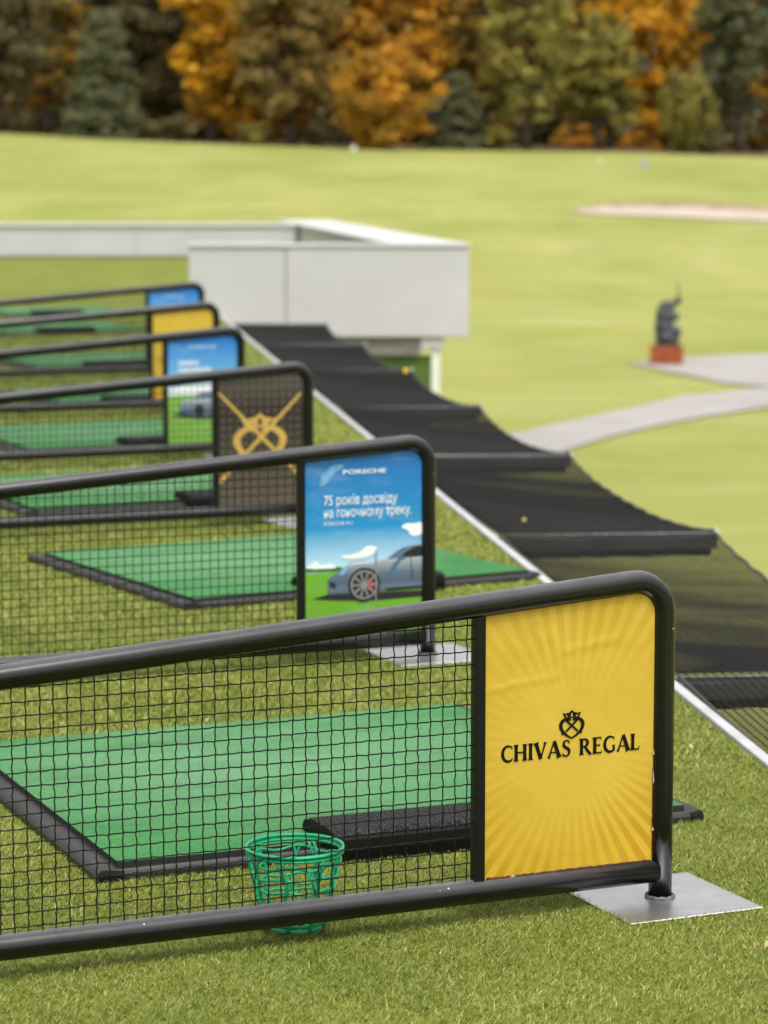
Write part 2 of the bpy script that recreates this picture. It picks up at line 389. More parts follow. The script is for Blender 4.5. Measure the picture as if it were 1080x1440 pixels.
# ------------------------------------------------------------------ safety net beyond the deck edge
BEAM_Y = [5.15, 8.52, 11.9, 15.27, 18.45, 21.95, 25.2, 28.55]
NET_W = 0.97; NET_O = 0.065
def net_pt(y, u):
    """y along the strip, u 0..1 outwards"""
    k = max(0, min(len(BEAM_Y) - 2, int(np.searchsorted(BEAM_Y, y, side='right')) - 1))
    tt = (y - BEAM_Y[k]) / (BEAM_Y[k + 1] - BEAM_Y[k]); tt = min(max(tt, 0), 1)
    sag = (4 * tt * (1 - tt)) ** 0.75
    wob = 0.003 * math.sin(y * 3.1 + u * 3) + 0.0012 * math.sin(y * 9.1 + u * 5 + 1)
    z = 0.012 - sag * (0.028 + 0.024 * math.sin(math.pi * min(u * 0.72, 1))) - 0.03 * u * sag + wob * sag * 0.7
    w = NET_W * (1 - 0.04 * sag * u) + 0.008 * math.sin(y * 23) * u * sag
    return deck_pt(y, NET_O + w * u, z)
net_root = empty('safety_net', deck_pt(BEAM_Y[0], .5, 0))
off = net_root.location
P0, P1, PITCHN = BEAM_Y[0], BEAM_Y[-1], 0.031
nyarn = int((P1 - P0) / PITCHN); nlong = int(NET_W / PITCHN) + 1
G = [[net_pt(P0 + (P1 - P0) * i / nyarn, j / nlong) - off for j in range(nlong + 1)] for i in range(nyarn + 1)]
nb = MB()
for i in range(nyarn + 1): nb.tube(G[i][::2] if nlong % 2 == 0 else G[i][::2] + [G[i][-1]], 0.0025, 3)
for j in range(0, nlong + 1): nb.tube([G[i][j] for i in range(0, nyarn + 1, 3)], 0.0025, 3)
o = nb.build('mesh_cords', M_NET, net_root); tag(o, kind='stuff')
MB().tube([G[i][nlong] + Vector((0, 0, .002)) for i in range(0, nyarn + 1, 2)], 0.007, 6).build('edge_rope', M_ROPE, net_root)
MB().tube([G[i][0] for i in range(0, nyarn + 1, 4)], 0.006, 6).build('edge_rope', M_ROPE, net_root)
tag(net_root, 'black safety net sagging between steel beams outside the white deck edge', 'net')
WH = ['nearest to the camera, beside the yellow panel', 'level with the car advert panel', 'third from the camera, beside the path end', 'fourth from the camera, narrow in view', 'fifth from the camera, by the yellow ball', 'sixth from the camera, before the white wall', 'at the far end, touching the white wall']
for k, yb in enumerate(BEAM_Y[1:]):
    p = deck_pt(yb, NET_O - .005, 0)
    r = empty('net_beam', p, math.atan2(OUT.y, OUT.x))
    bevel(MB().box(0, NET_W + .01, -.05, .04, -.066, -.006).build('box_section', M_BEAM, r), .006)
    bevel(MB().box(-.02, NET_W - .02, -.046, .036, -.096, -.067).build('lower_flange', M_INK, r), .003)
    MB().tube([(NET_W + .012, -.03, -.01), (NET_W + .012, 0, .008), (NET_W + .012, .03, -.01)], .012, 8).build('end_clamp', M_GALV, r)
    MB().tube([(0.0, -.035, .004), (NET_W, -.035, .004)], .006, 6).build('lashing', M_LASH, r)
    tag(r, 'dark grey steel beam carrying the net, ' + WH[k], 'beam', 'beams under the safety net')
ball = bpy.data.meshes.new('golf_ball'); bm = bmesh.new(); bmesh.ops.create_icosphere(bm, subdivisions=4, radius=.0215)
rnd_ = random.Random(3)
for v in bm.verts:
    p = v.co.normalized(); v.co *= 1 - .012 * max(0, math.sin(p.x * 22) * math.sin(p.y * 22) * math.sin(p.z * 22 + 1))
for f in bm.faces: f.smooth = True
bm.to_mesh(ball); bm.free()
gb = obj('golf_ball', ball, M_YBALL); gb.location = deck_pt(21.42, .92, .030)
tag(gb, 'yellow golf ball lying near the outer end of the far net', 'golf ball')

# ------------------------------------------------------------------ hitting mats
MAT_LAB = ['nearest green hitting mat behind the yellow panel divider', 'second green hitting mat, seen whole behind the car advert divider', 'third green hitting mat, behind the brown panel divider', 'fourth green hitting mat from the camera', 'fifth green hitting mat from the camera', 'sixth green hitting mat, behind the farthest divider', 'seventh green hitting mat from the camera', 'farthest green hitting mat, close to the white wall']
BLK_LAB = ['black fuzzy-topped ball tray block behind the green basket', 'black block at right of the car advert post', 'black block on the third mat, left of the brown panel', 'black block on the fourth mat', 'black block on the fifth mat', 'black block on the sixth mat', 'black block on the seventh mat', 'farthest black block, on the last mat']
FR = 0.062
TRAY = [.56, .53, .80, .62, .34, .44, .40, .36]
pad_me = MB().box(FR, MAT_W - FR * .6, .0345, MAT_D - .03, .004, .037).mesh('turf_pad')
pad_me.materials.append(M_MAT); pad_me.materials.append(M_PADEDGE)
for p in pad_me.polygons: p.material_index = 0 if p.normal.z > .5 else 1
def border(pts, prof):  # straight rubber strip with a rounded section
    a, b = Vector(pts[0]), Vector(pts[1]); d = (b - a).normalized(); nn = Vector((-d.y, d.x, 0))
    m = MB(); n = len(prof)
    v = [a + nn * u + Vector((0, 0, h)) for u, h in prof] + [b + nn * u + Vector((0, 0, h)) for u, h in prof]
    m.add(v, [(i, (i + 1) % n, n + (i + 1) % n, n + i) for i in range(n)] + [tuple(range(n)), tuple(range(2 * n - 1, n - 1, -1))], False)
    return m
def rprof(w, h): return [(0, .002), (0, h * .55), (w * .04 + .003, h * .85), (w * .12 + .005, h), (w * .55, h * .95), (w, h * .8), (w, .002)]
b_left = border([(0, MAT_D, 0), (0, 0, 0)], rprof(FR + .004, .030)).mesh('rubber_border')
b_front = border([(.006, .0, 0), (MAT_W - .004, 0, 0)], rprof(.036, .027)).mesh('rubber_border')
b_right = border([(MAT_W, .0, 0), (MAT_W, MAT_D, 0)], rprof(FR * .6, .030)).mesh('rubber_border')
b_back = border([(MAT_W, MAT_D, 0), (0, MAT_D, 0)], rprof(.033, .026)).mesh('rubber_border')
blk = MB(); BL, BD, BH = .56, .21, .078
prof = [(0, .002), (-.004, .03), (0, .056), (.012, .066), (.03, .070), (.18, .070), (.2, .064), (.21, .05), (.21, .002)]
n = len(prof); v = [(0, y, z) for y, z in prof] + [(BL, y, z) for y, z in prof]
blk.add(v, [(i, n + i, n + (i + 1) % n, (i + 1) % n) for i in range(n)] + [tuple(range(n)), tuple(range(2 * n - 1, n - 1, -1))])
blk_me = blk.mesh('block_body')
blk_top = MB(); top = [(.006, .0635), (.013, .0685), (.032, .073), (.178, .073), (.2, .0675)]
v = [(.004, y, z) for y, z in top] + [(BL - .004, y, z) for y, z in top]
blk_top.add(v, [(i, len(top) + i, len(top) + i + 1, i + 1) for i in range(len(top) - 1)], True); blk_top_me = blk_top.mesh('fuzzy_top')
for k, (mx_, my_, ma) in enumerate(MATS):
    r = empty('hitting_mat', (mx_, my_, 0), R(ma))
    obj('turf_pad', pad_me, None, r)
    for bme in (b_left, b_front, b_right, b_back): obj('rubber_border', bme, M_RUBBER, r)
    tag(r, MAT_LAB[k], 'mat', 'hitting mats along the deck')
    e1 = Vector((math.cos(R(ma)), math.sin(R(ma)), 0)); e2 = Vector((-e1.y, e1.x, 0))
    q = Vector((mx_, my_, 0)) + e1 * TRAY[k] + e2 * (-.05)
    r2 = empty('ball_tray', q, R(ma))
    obj('block_body', blk_me, M_PADEDGE if False else M_INK, r2); obj('fuzzy_top', blk_top_me, M_FUZZ, r2)
    tag(r2, BLK_LAB[k], 'tray', 'black trays on the mats')

# ------------------------------------------------------------------ dividers
TR = .026
def top_z(x): return .7206 + .072 * x
LEN = 2.3
# bent frame tube: right post, rounded corner, sloping top rail, left post
def fillet(p, a, b, r, n=8):
    p, a, b = Vector(p), Vector(a), Vector(b); u = (a - p).normalized(); w_ = (b - p).normalized()
    ang = u.angle(w_); dist = r / math.tan(ang / 2); c = p + (u + w_).normalized() * (r / math.sin(ang / 2))
    s0 = p + u * dist; s1 = p + w_ * dist; out = []
    v0 = s0 - c; v1 = s1 - c; th_ = v0.angle(v1)
    for i in range(n + 1):
        t_ = i / n; out.append(c + (v0 * math.sin((1 - t_) * th_) + v1 * math.sin(t_ * th_)) / math.sin(th_))
    return out
A = (0, 0, .005); B = (0, 0, top_z(0)); Cc = (-LEN, 0, top_z(-LEN)); Dd = (-LEN, 0, .005)
pts = [A] + [(0, 0, z) for z in (.2, .4, .6)] + fillet(B, A, Cc, .072) + [(-x, 0, top_z(-x)) for x in (.5, 1.0, 1.5, 2.0)] + fillet(Cc, B, Dd, .072) + [(-LEN, 0, .3), Dd]
frame_me = MB().tube(pts, TR, 20).mesh('frame_tube')
bot_me = MB().tube([(-TR * .5, 0, .068)] + [(-x, 0, .068) for x in (.4, .8, 1.2, 1.6, 2.0)] + [(-LEN + TR * .5, 0, .068)], .0265, 20).mesh('bottom_rail')
bar_me = MB().box(-.462, -.437, -.012, .012, .09, top_z(-.45) - TR + .004).mesh('panel_post')
plate_me = MB().box(-.165, .165, -.165, .165, .001, .006).mesh('base_plate')
weld_me = MB().tube([(.030 * math.cos(a), .030 * math.sin(a), .009 + .0012 * math.sin(a * 9)) for a in [i * math.pi / 14 for i in range(28)]], .0045, 6, True).mesh('weld_ring')
# crimped woven wire
PW = .0285; WR = .0015; wm = MB(); rw = random.Random(7)
zs = []; z = .105
while z < .70: zs.append(z); z += PW
xs_ = []; x = -.4755
while x > -LEN + .03: xs_.append(x); x -= PW
for i, x in enumerate(xs_):
    ztop = top_z(x) - TR + .006; pl = []; ph = i % 2; z = .088; k = 0
    ji = rw.uniform(-.0008, .0008); tl = rw.uniform(-.0012, .0012)
    while z < ztop:
        u = (z - .105) / PW
        yy = .0019 * math.cos(math.pi * (u + ph)); xx = .0011 * math.sin(2 * math.pi * u + ph * 2) * (1 if i % 3 else .6)
        pl.append((x + ji + tl * (z - .35) / .3 + xx, yy, z)); z += PW / 4 if False else PW / 3
    pl.append((x + ji, 0, ztop)); wm.tube(pl, WR, 4)
for j, z in enumerate(zs):
    pl = []; x = -.452; ph = j % 2; jj = rw.uniform(-.0008, .0008); tl = rw.uniform(-.002, .002)
    while x > -LEN + .015:
        if z > top_z(x) - TR: break
        u = (x + .4755) / PW
        pl.append((x, -.0019 * math.cos(math.pi * (u + ph)), z + jj + tl * (x + 1.3) + .0007 * math.sin(2 * math.pi * u + ph * 2))); x -= PW / 3
    if len(pl) > 2: wm.tube(pl, WR, 4)
wire_me = wm.mesh('wire_mesh')

# print drawing helpers, in the panel plane (x right, z up, front is -y)
PY = -.0066
def flat(polys, name, mat, parent, layer=1):
    m = MB()
    for i, p in enumerate(polys):
        y = PY - .0004 * layer - .00006 * (i % 5)
        ar = sum(p[k][0] * p[(k + 1) % len(p)][1] - p[(k + 1) % len(p)][0] * p[k][1] for k in range(len(p)))
        if ar < 0: p = p[::-1]
        m.add([(x, y, z) for x, z in p], [tuple(range(len(p)))])
    return m.build(name, mat, parent)
def disc(cx, cz, r, n=28, r2=None): return [(cx + r * math.cos(2 * math.pi * k / n), cz + (r2 or r) * math.sin(2 * math.pi * k / n)) for k in range(n)]
def stroke(pts, ws):
    """ribbon polygons along a polyline with a width per point -> list of quads"""
    L = []; Rr = []
    for i, (x, z) in enumerate(pts):
        a = pts[max(i - 1, 0)]; b = pts[min(i + 1, len(pts) - 1)]
        dx, dz = b[0] - a[0], b[1] - a[1]; l = math.hypot(dx, dz) or 1; w = ws[i] if isinstance(ws, (list, tuple)) else ws
        L.append((x - dz / l * w / 2, z + dx / l * w / 2)); Rr.append((x + dz / l * w / 2, z - dx / l * w / 2))
    return [[L[i], L[i + 1], Rr[i + 1], Rr[i]] for i in range(len(pts) - 1)]
def ribbon_one(pts, ws):
    q = stroke(pts, ws); return [p[0] for p in q] + [q[-1][1]] + [q[-1][2]] + [p[3] for p in q[::-1]]
def arc(cx, cz, rx, rz, a0, a1, n=14): return [(cx + rx * math.cos(R(a0 + (a1 - a0) * k / n)), cz + rz * math.sin(R(a0 + (a1 - a0) * k / n))) for k in range(n + 1)]
def stem(x0, z0, x1, z1, w, f0=1.0, f1=1.0):
    """stem with flared ends"""
    P = []; Wd = []
    for t_, k in ((0, 1.75), (.06, 1.42), (.16, 1.1), (.5, 1.0), (.84, 1.1), (.94, 1.42), (1, 1.75)):
        P.append((x0 + (x1 - x0) * t_, z0 + (z1 - z0) * t_)); f = f0 if t_ < .5 else f1
        Wd.append(w * 1.22 * (1 + (k - 1) * f * .85))
    return [ribbon_one(P, Wd)]
GL = {
 'C': (.74, [ribbon_one([(.70, .80), (.64, .90)] + arc(.44, .5, .36, .46, 68, 292, 20) + [(.66, .11), (.72, .22)], [.02, .10, .10] + [.11 + .09 * math.sin(math.pi * k / 20) for k in range(20)] + [.10, .08, .02]),
              [(.66, .74), (.71, .74), (.70, .95), (.655, .90)]]),
 'H': (.84, stem(.14, 0, .14, 1, .165) + stem(.70, 0, .70, 1, .165) + [[(.14, .47), (.70, .47), (.70, .56), (.14, .56)]]),
 'I': (.32, stem(.16, 0, .16, 1, .165)),
 'V': (.80, stem(.10, 1, .42, 0, .185, 1, 0) + stem(.72, 1, .42, 0, .085, 1.6, 0)),
 'A': (.84, stem(.06, 0, .42, 1, .085, 1.8, 0) + stem(.76, 0, .42, 1, .19, 1, 0) + [[(.22, .28), (.60, .28), (.60, .36), (.22, .36)]]),
 'S': (.60, [ribbon_one([(.50, .80), (.47, .90), (.38, .955), (.29, .965), (.17, .92), (.115, .80), (.13, .68), (.22, .58), (.36, .49), (.47, .40), (.50, .27), (.45, .12), (.32, .04), (.22, .04), (.10, .11), (.06, .22)], [.03, .10, .10, .10, .13, .16, .18, .19, .20, .19, .17, .14, .10, .10, .10, .03]), [(.47, .76), (.52, .76), (.515, .96), (.47, .9)], [(.04, .25), (.09, .25), (.09, .08), (.045, .03)]]),
 'R': (.80, stem(.14, 0, .14, 1, .165) + [ribbon_one([(.14, .945), (.32, .945)] + arc(.34, .725, .20, .22, 90, -90, 12) + [(.14, .505)], [.09, .09] + [.10 + .08 * math.sin(math.pi * k / 12) for k in range(13)] + [.08]), ribbon_one([(.34, .52), (.56, .22), (.72, .03), (.80, .0)], [.14, .18, .17, .05])]),
 'E': (.64, stem(.14, 0, .14, 1, .165) + [[(.14, .91), (.54, .91), (.55, .80), (.585, .80), (.57, 1.0), (.14, 1.0)], [(.14, .46), (.46, .46), (.46, .42), (.49, .42), (.49, .62), (.46, .62), (.46, .55), (.14, .55)], [(.14, 0), (.60, 0), (.625, .21), (.59, .21), (.56, .09), (.14, .09)]]),
 'G': (.82, [ribbon_one([(.72, .80), (.66, .90)] + arc(.45, .5, .37, .46, 68, 300, 20) + [(.70, .13)], [.02, .10, .10] + [.11 + .09 * math.sin(math.pi * k / 20) for k in range(20)] + [.10, .10]), [(.62, .04), (.76, .08), (.76, .40), (.81, .44), (.54, .44), (.60, .40), (.62, .36)], [(.68, .74), (.73, .74), (.72, .95), (.675, .90)]]),
 'L': (.62, stem(.14, 0, .14, 1, .165) + [[(.14, 0), (.57, 0), (.61, .26), (.575, .26), (.53, .09), (.14, .09)]]),
 ' ': (.40, []),
}
def wordmark(text, x0, x1, z0, h):
    tot = sum(GL[c][0] + .08 for c in text) - .08; sx = (x1 - x0) / tot; x = 0; out = []
    for c in text:
        w_, polys = GL[c]
        if polys: out.append([[(x0 + (x + px) * sx, z0 + pz * h) for px, pz in p] for p in polys])
        x += w_ + .08
    return out
def crest(cx, cz, s, wline, sword=None, zs=.76):
    """heart shaped ring, crown above, two crossed blades; s = half width"""
    P = []
    ring = []
    for sg in (-1, 1):
        h = [(sg * .10, .62), (sg * .30, .80), (sg * .62, .80), (sg * .90, .48), (sg * .97, .10), (sg * .80, -.42), (sg * .45, -.85), (0, -1.18)]
        # smooth by subdividing
        for _ in range(2):
            g = [h[0]]
            for a, b in zip(h[:-1], h[1:]): g += [(.75 * a[0] + .25 * b[0], .75 * a[1] + .25 * b[1]), (.25 * a[0] + .75 * b[0], .25 * a[1] + .75 * b[1])]
            h = g + [h[-1]]
        n_ = len(h); ring += stroke(h, [wline * (.75 + .55 * math.sin(math.pi * min(k / n_ * 1.15, 1))) for k in range(n_)])
        P += [[(cx + x * s, cz + z * s * zs) for x, z in q_] for q_ in ring]; ring = []
        P.append([(cx + sg * x * s, cz + z * s * zs) for x, z in ((.66, -.66), (.84, -.52), (.92, -.66), (.78, -.80))])
    cr = [[(-.62, .86), (.62, .86), (.62, .98), (-.62, .98)], [(-.62, .97), (-.44, .97), (-.56, 1.2), (-.80, 1.46)], [(.62, .97), (.80, 1.46), (.56, 1.2), (.44, .97)],
          [(-.30, .97), (-.18, .97), (-.30, 1.30), (-.42, 1.20)], [(.30, .97), (.42, 1.20), (.30, 1.30), (.18, .97)],
          [(-.16, .97), (-.06, .97), (-.10, 1.3), (0, 1.44), (0, 1.70), (-.30, 1.34)], [(.16, .97), (.30, 1.34), (0, 1.70), (0, 1.44), (.10, 1.3), (.06, .97)],
          [(-.80, 1.46), (-.56, 1.2), (-.30, 1.30), (-.30, 1.46), (-.52, 1.34)], [(.80, 1.46), (.52, 1.34), (.30, 1.46), (.30, 1.30), (.56, 1.2)],
          [(-.44, 1.26), (-.26, 1.18), (-.08, 1.42), (-.12, 1.54)], [(.44, 1.26), (.12, 1.54), (.08, 1.42), (.26, 1.18)]]
    P += [[(cx + x * s, cz + z * s * zs) for x, z in q_] for q_ in cr]
    if sword is None:
        P += [[(cx + x * s, cz + z * s * zs) for x, z in q_] for q_ in stroke([(-.52, .72), (.52, -.50)], wline * .75) + stroke([(.52, .72), (-.52, -.50)], wline * .75)]
    return P

def text_mesh(body, x0, x1, z0, h, name, mat, parent, layer=2, weight=.018):
    c = bpy.data.curves.new('lettering', 'FONT'); c.body = body; c.size = 1; c.offset = weight; c.resolution_u = 3
    o = bpy.data.objects.new('lettering', c); COL.objects.link(o)
    dg = bpy.context.evaluated_depsgraph_get(); me = bpy.data.meshes.new_from_object(o.evaluated_get(dg))
    bpy.data.objects.remove(o); bpy.data.curves.remove(c)
    co = np.empty(len(me.vertices) * 3, np.float32); me.vertices.foreach_get('co', co); co = co.reshape(-1, 3)
    xmin, xmax = co[:, 0].min(), co[:, 0].max(); out = np.empty_like(co)
    out[:, 0] = x0 + (co[:, 0] - xmin) / (xmax - xmin) * (x1 - x0)
    out[:, 2] = z0 + co[:, 1] / .70 * h; out[:, 1] = PY - .0004 * layer
    me.vertices.foreach_set('co', out.ravel()); me.materials.clear(); me.update()
    return obj(name, me, mat, parent)

def panel_poly(grow=0.0):
    x0, x1, z0 = -.439, -.020, .086
    P = [(x0, z0), (x1, z0)]
    P += arc(x1 - .044, top_z(-.07) - TR - .036, .044, .044, 0, 84, 8)
    P.append((x0, top_z(x0) - TR + .006)); return P
def make_panel(div, mat):
    p = panel_poly(); n = len(p); m = MB()
    v = [(x, -.006, z) for x, z in p] + [(x, .006, z) for x, z in p]
    m.add(v, [tuple(range(n)), tuple(range(2 * n - 1, n - 1, -1))] + [(i, n + i, n + (i + 1) % n, (i + 1) % n) for i in range(n)])
    return m.build('panel', mat, div)

# yellow sunburst vinyl
t = NT('yellow_vinyl'); co = t.coord(); sp = t.n('ShaderNodeSeparateXYZ'); t.l(co, sp.inputs[0])
dx = t.math('ADD', sp.outputs['X'], .225); dz = t.math('SUBTRACT', sp.outputs['Z'], .365)
ang = t.math('ARCTAN2', dx, dz); ra = t.math('SQRT', t.math('ADD', t.math('MULTIPLY', dx, dx), t.math('MULTIPLY', dz, dz)))
fr = t.math('FRACT', t.math('MULTIPLY', ang, 54 / (2 * math.pi)))
tri = t.math('ABSOLUTE', t.math('SUBTRACT', fr, .5))
rays = scalar(t, t.ramp(tri, [(.21, (0, 0, 0)), (.27, (1, 1, 1))]))
fade = scalar(t, t.ramp(ra, [(.10, (0, 0, 0)), (.24, (1, 1, 1))]))
side = scalar(t, t.ramp(t.noise(3.1, 2, .5, co), [(.36, (.25,) * 3), (.55, (1,) * 3)]))
low = scalar(t, t.ramp(sp.outputs['Z'], [(.12, (1, 1, 1)), (.34, (.26,) * 3), (.5, (.20,) * 3), (.66, (.34,) * 3)]))
amt = t.math('MULTIPLY', t.math('MULTIPLY', rays, fade), t.math('MULTIPLY', side, low))
blot = t.ramp(t.noise(6, 4, .6, co), [(.3, (.555, .380, .036)), (.7, (.630, .440, .062))])
edgec = t.mix(t.math('MULTIPLY', t.math('MULTIPLY', fade, low), .55), blot, (.545, .335, .012))
ccol = t.mix(amt, edgec, (.415, .215, .004))
t.set(ccol, .42, 0, .4); t.b.inputs['Coat Weight'].default_value = .15; t.b.inputs['Coat Roughness'].default_value = .25
fine = t.noise(420, 2, .5, t.mapping(co, (1, 1, .25))); wr = t.noise(11, 3, .5, t.mapping(co, (1, 1, 1.6)), 0.6)
t.bump(t.math('ADD', t.math('MULTIPLY', fine, .05), wr), .22, .006)
M_YELLOW = t.m
# blue sky / green lawn advert
def advert(name, top, mid, hor, lawn, zh):
    t = NT(name); co = t.coord(); sp = t.n('ShaderNodeSeparateXYZ'); t.l(co, sp.inputs[0])
    f = t.math('MULTIPLY', sp.outputs['Z'], 1 / .72)
    k = zh / .72
    g = t.ramp(f, [(.10, tuple(c * .8 for c in lawn)), (k - .004, lawn), (k + .004, hor), (k + .20, mid), (.95, top)])
    cl = t.ramp(t.noise(7, 5, .6, t.mapping(co, (1, 1, 2.2)), .4), [(.5, (0, 0, 0)), (.85, (1, 1, 1))])
    t.set(t.mix(t.math('MULTIPLY', scalar(t, cl), .16), g, (.75, .82, .9)), .35, 0, .4); t.bump(t.noise(9, 2), .05, .006)
    return t.m
M_AD2 = advert('advert_sky', (.022, .150, .45), (.012, .26, .56), (.50, .74, .88), (.15, .38, .03), .302)
M_AD4 = advert('advert_sky_pale', (.012, .16, .56), (.10, .34, .66), (.62, .78, .90), (.20, .42, .07), .365)
# brown dotted advert
t = NT('brown_print'); co = t.coord(); mp = t.mapping(co, (1 / .036, 1, 1 / .036)); sp = t.n('ShaderNodeSeparateXYZ'); t.l(mp, sp.inputs[0])
fx = t.math('SUBTRACT', t.math('FRACT', sp.outputs['X']), .5); fz = t.math('SUBTRACT', t.math('FRACT', sp.outputs['Z']), .5)
rr = t.math('ADD', t.math('MULTIPLY', fx, fx), t.math('MULTIPLY', fz, fz))
dots = scalar(t, t.ramp(rr, [(.012, (1, 1, 1)), (.06, (0, 0, 0))]))
s2 = t.n('ShaderNodeSeparateXYZ'); t.l(co, s2.inputs[0])
bgc = t.ramp(t.math('MULTIPLY', s2.outputs['Z'], 1.4), [(.15, (.085, .070, .054)), (.45, (.044, .036, .029)), (.74, (.022, .018, .016)), (.95, (.078, .065, .057))])
t.set(t.mix(t.math('MULTIPLY', dots, .55), bgc, (.22, .18, .12)), .4, 0, .4); M_BROWN = t.m
M_CAR = NT('car_print'); co = M_CAR.coord(); sp = M_CAR.n('ShaderNodeSeparateXYZ'); M_CAR.l(co, sp.inputs[0])
M_CAR.set(M_CAR.ramp(M_CAR.math('MULTIPLY', sp.outputs['Z'], 2.0), [(.44, (.040, .066, .105)), (.49, (.115, .160, .220)), (.52, (.070, .105, .160)), (.58, (.100, .145, .205)), (.63, (.24, .29, .34)), (.67, (.38, .42, .46)), (.70, (.20, .25, .31)), (.76, (.09, .13, .18))]), .4); M_CAR = M_CAR.m
M_PCLOUD = simple('print_cloud', (.14, .36, .62), .45, 0, .35, 30); M_PDARK = simple('print_dark', (.014, .016, .020), .4); M_PBLUE = simple('print_slate', (.06, .13, .22), .4); M_PGREEN = simple('print_green', (.035, .16, .03), .4)
M_PGREY = simple('print_grey', (.24, .24, .24), .4); M_PRED = simple('print_red', (.52, .03, .02), .4); M_PRIM = simple('print_rim', (.16, .15, .13), .4)
M_PLIGHT = simple('print_lamp', (.18, .42, .75), .4)

def deco_yellow(panel):
    # wrinkled vinyl sheet: grid following the panel outline, with raised creases
    poly = panel_poly(); x0, x1, z0 = -.4365, -.0265, .0935
    nx_, nz_ = 56, 84; m = MB(); v = []
    cre = [((-.435, .505), (-.36, .515), .0016, .006), ((-.36, .515), (-.262, .523), .0015, .006), ((-.25, .575), (-.19, .585), .0016, .006), ((-.19, .585), (-.12, .592), .0013, .007), ((-.312, .655), (-.258, .585), .0013, .005), ((-.16, .55), (-.135, .47), .0008, .009), ((-.12, .66), (-.06, .63), .0009, .01), ((-.41, .40), (-.385, .25), .0007, .012), ((-.36, .67), (-.30, .60), .0009, .008)]
    for j in range(nz_ + 1):
        for i in range(nx_ + 1):
            x = x0 + (x1 - x0) * i / nx_; zt = top_z(x) - TR - .004
            if x > -.064: zt = min(zt, top_z(-.07) - TR - .042 + math.sqrt(max(0, .042 ** 2 - (x + .064) ** 2)))
            z = z0 + (zt - z0) * j / nz_; h = 0
            for (a, b, amp, wd) in cre:
                ax, az = a; bx, bz = b; L2 = (bx - ax) ** 2 + (bz - az) ** 2
                q_ = max(0, min(1, ((x - ax) * (bx - ax) + (z - az) * (bz - az)) / L2)); wob = .004 * math.sin(60 * q_ + ax * 90)
                d2 = math.hypot(x - ax - (bx - ax) * q_, z - az - (bz - az) * q_ + wob)
                h += amp * math.exp(-(d2 / wd) ** 2) * (1 if 0 < q_ < 1 else .6)
            h += .0003 * math.sin(x * 70 + z * 21) * math.sin(z * 45 + 2)
            v.append((x, -.0068 - h, z))
    fs = [(j * (nx_ + 1) + i, j * (nx_ + 1) + i + 1, (j + 1) * (nx_ + 1) + i + 1, (j + 1) * (nx_ + 1) + i) for j in range(nz_) for i in range(nx_)]
    m.add(v, fs, True); m.build('vinyl_sheet', M_YELLOW, panel)
    for gl in wordmark('CHIVAS REGAL', -.398, -.060, .3455, .0365): flat(gl, 'letter', M_INK, panel, 4)
    flat(crest(-.2285, .4105, .0285, .24), 'crest', M_INK, panel, 4)
    # weathered seams round the vinyl
    rr_ = random.Random(5)
    def seam(p0, p1, n, r, amp):
        return [tuple(p0[k] + (p1[k] - p0[k]) * i / n + (rr_.uniform(-amp, amp) if k != 1 else 0) for k in range(3)) for i in range(n + 1)], [r * rr_.uniform(.5, 1.4) for _ in range(n + 1)]
    sm = MB()
    pp, rs = seam((-.432, -.008, .0945), (-.03, -.008, .0945), 70, .0022, .0008); sm.tube(pp, rs, 5)
    pp, rs = seam((-.0262, -.008, .10), (-.0262, -.008, .30), 40, .0013, .0006); sm.tube(pp, rs, 5)
    sm.build('rust_seam', M_RUST, panel)
    to = MB()
    for (z_, h_, w_) in ((.330, .014, .0016), (.265, .034, .0005), (.160, .010, .0012)):
        P_ = [(-.0275 - w_ * rr_.uniform(0, .4), -.0105, z_), (-.0255 + w_ * rr_.uniform(.2, 1), -.0125, z_ + h_ * .2), (-.0262 + w_ * rr_.uniform(.1, .9), -.0115, z_ + h_ * .6), (-.0268, -.0105, z_ + h_), (-.0282, -.0098, z_ + h_ * .5)]
        to.add(P_, [(0, 1, 2, 3, 4)])
    for (x_, z_) in ((-.375, .0955), (-.09, .6955), (-.031, .675)):
        to.add([(x_, -.0105, z_ - .004), (x_ + .012, -.011, z_ - .002), (x_ + .010, -.012, z_ + .002), (x_ + .003, -.0105, z_ + .003)], [(0, 1, 2, 3)])
    tag(to.build('torn_edge', M_TORN, panel), kind='stuff')
def blob(poly, it=2):
    for _ in range(it):
        g = []
        for k in range(len(poly)):
            a, b = poly[k], poly[(k + 1) % len(poly)]
            g += [(.75 * a[0] + .25 * b[0], .75 * a[1] + .25 * b[1]), (.25 * a[0] + .75 * b[0], .25 * a[1] + .75 * b[1])]
        poly = g
    return poly
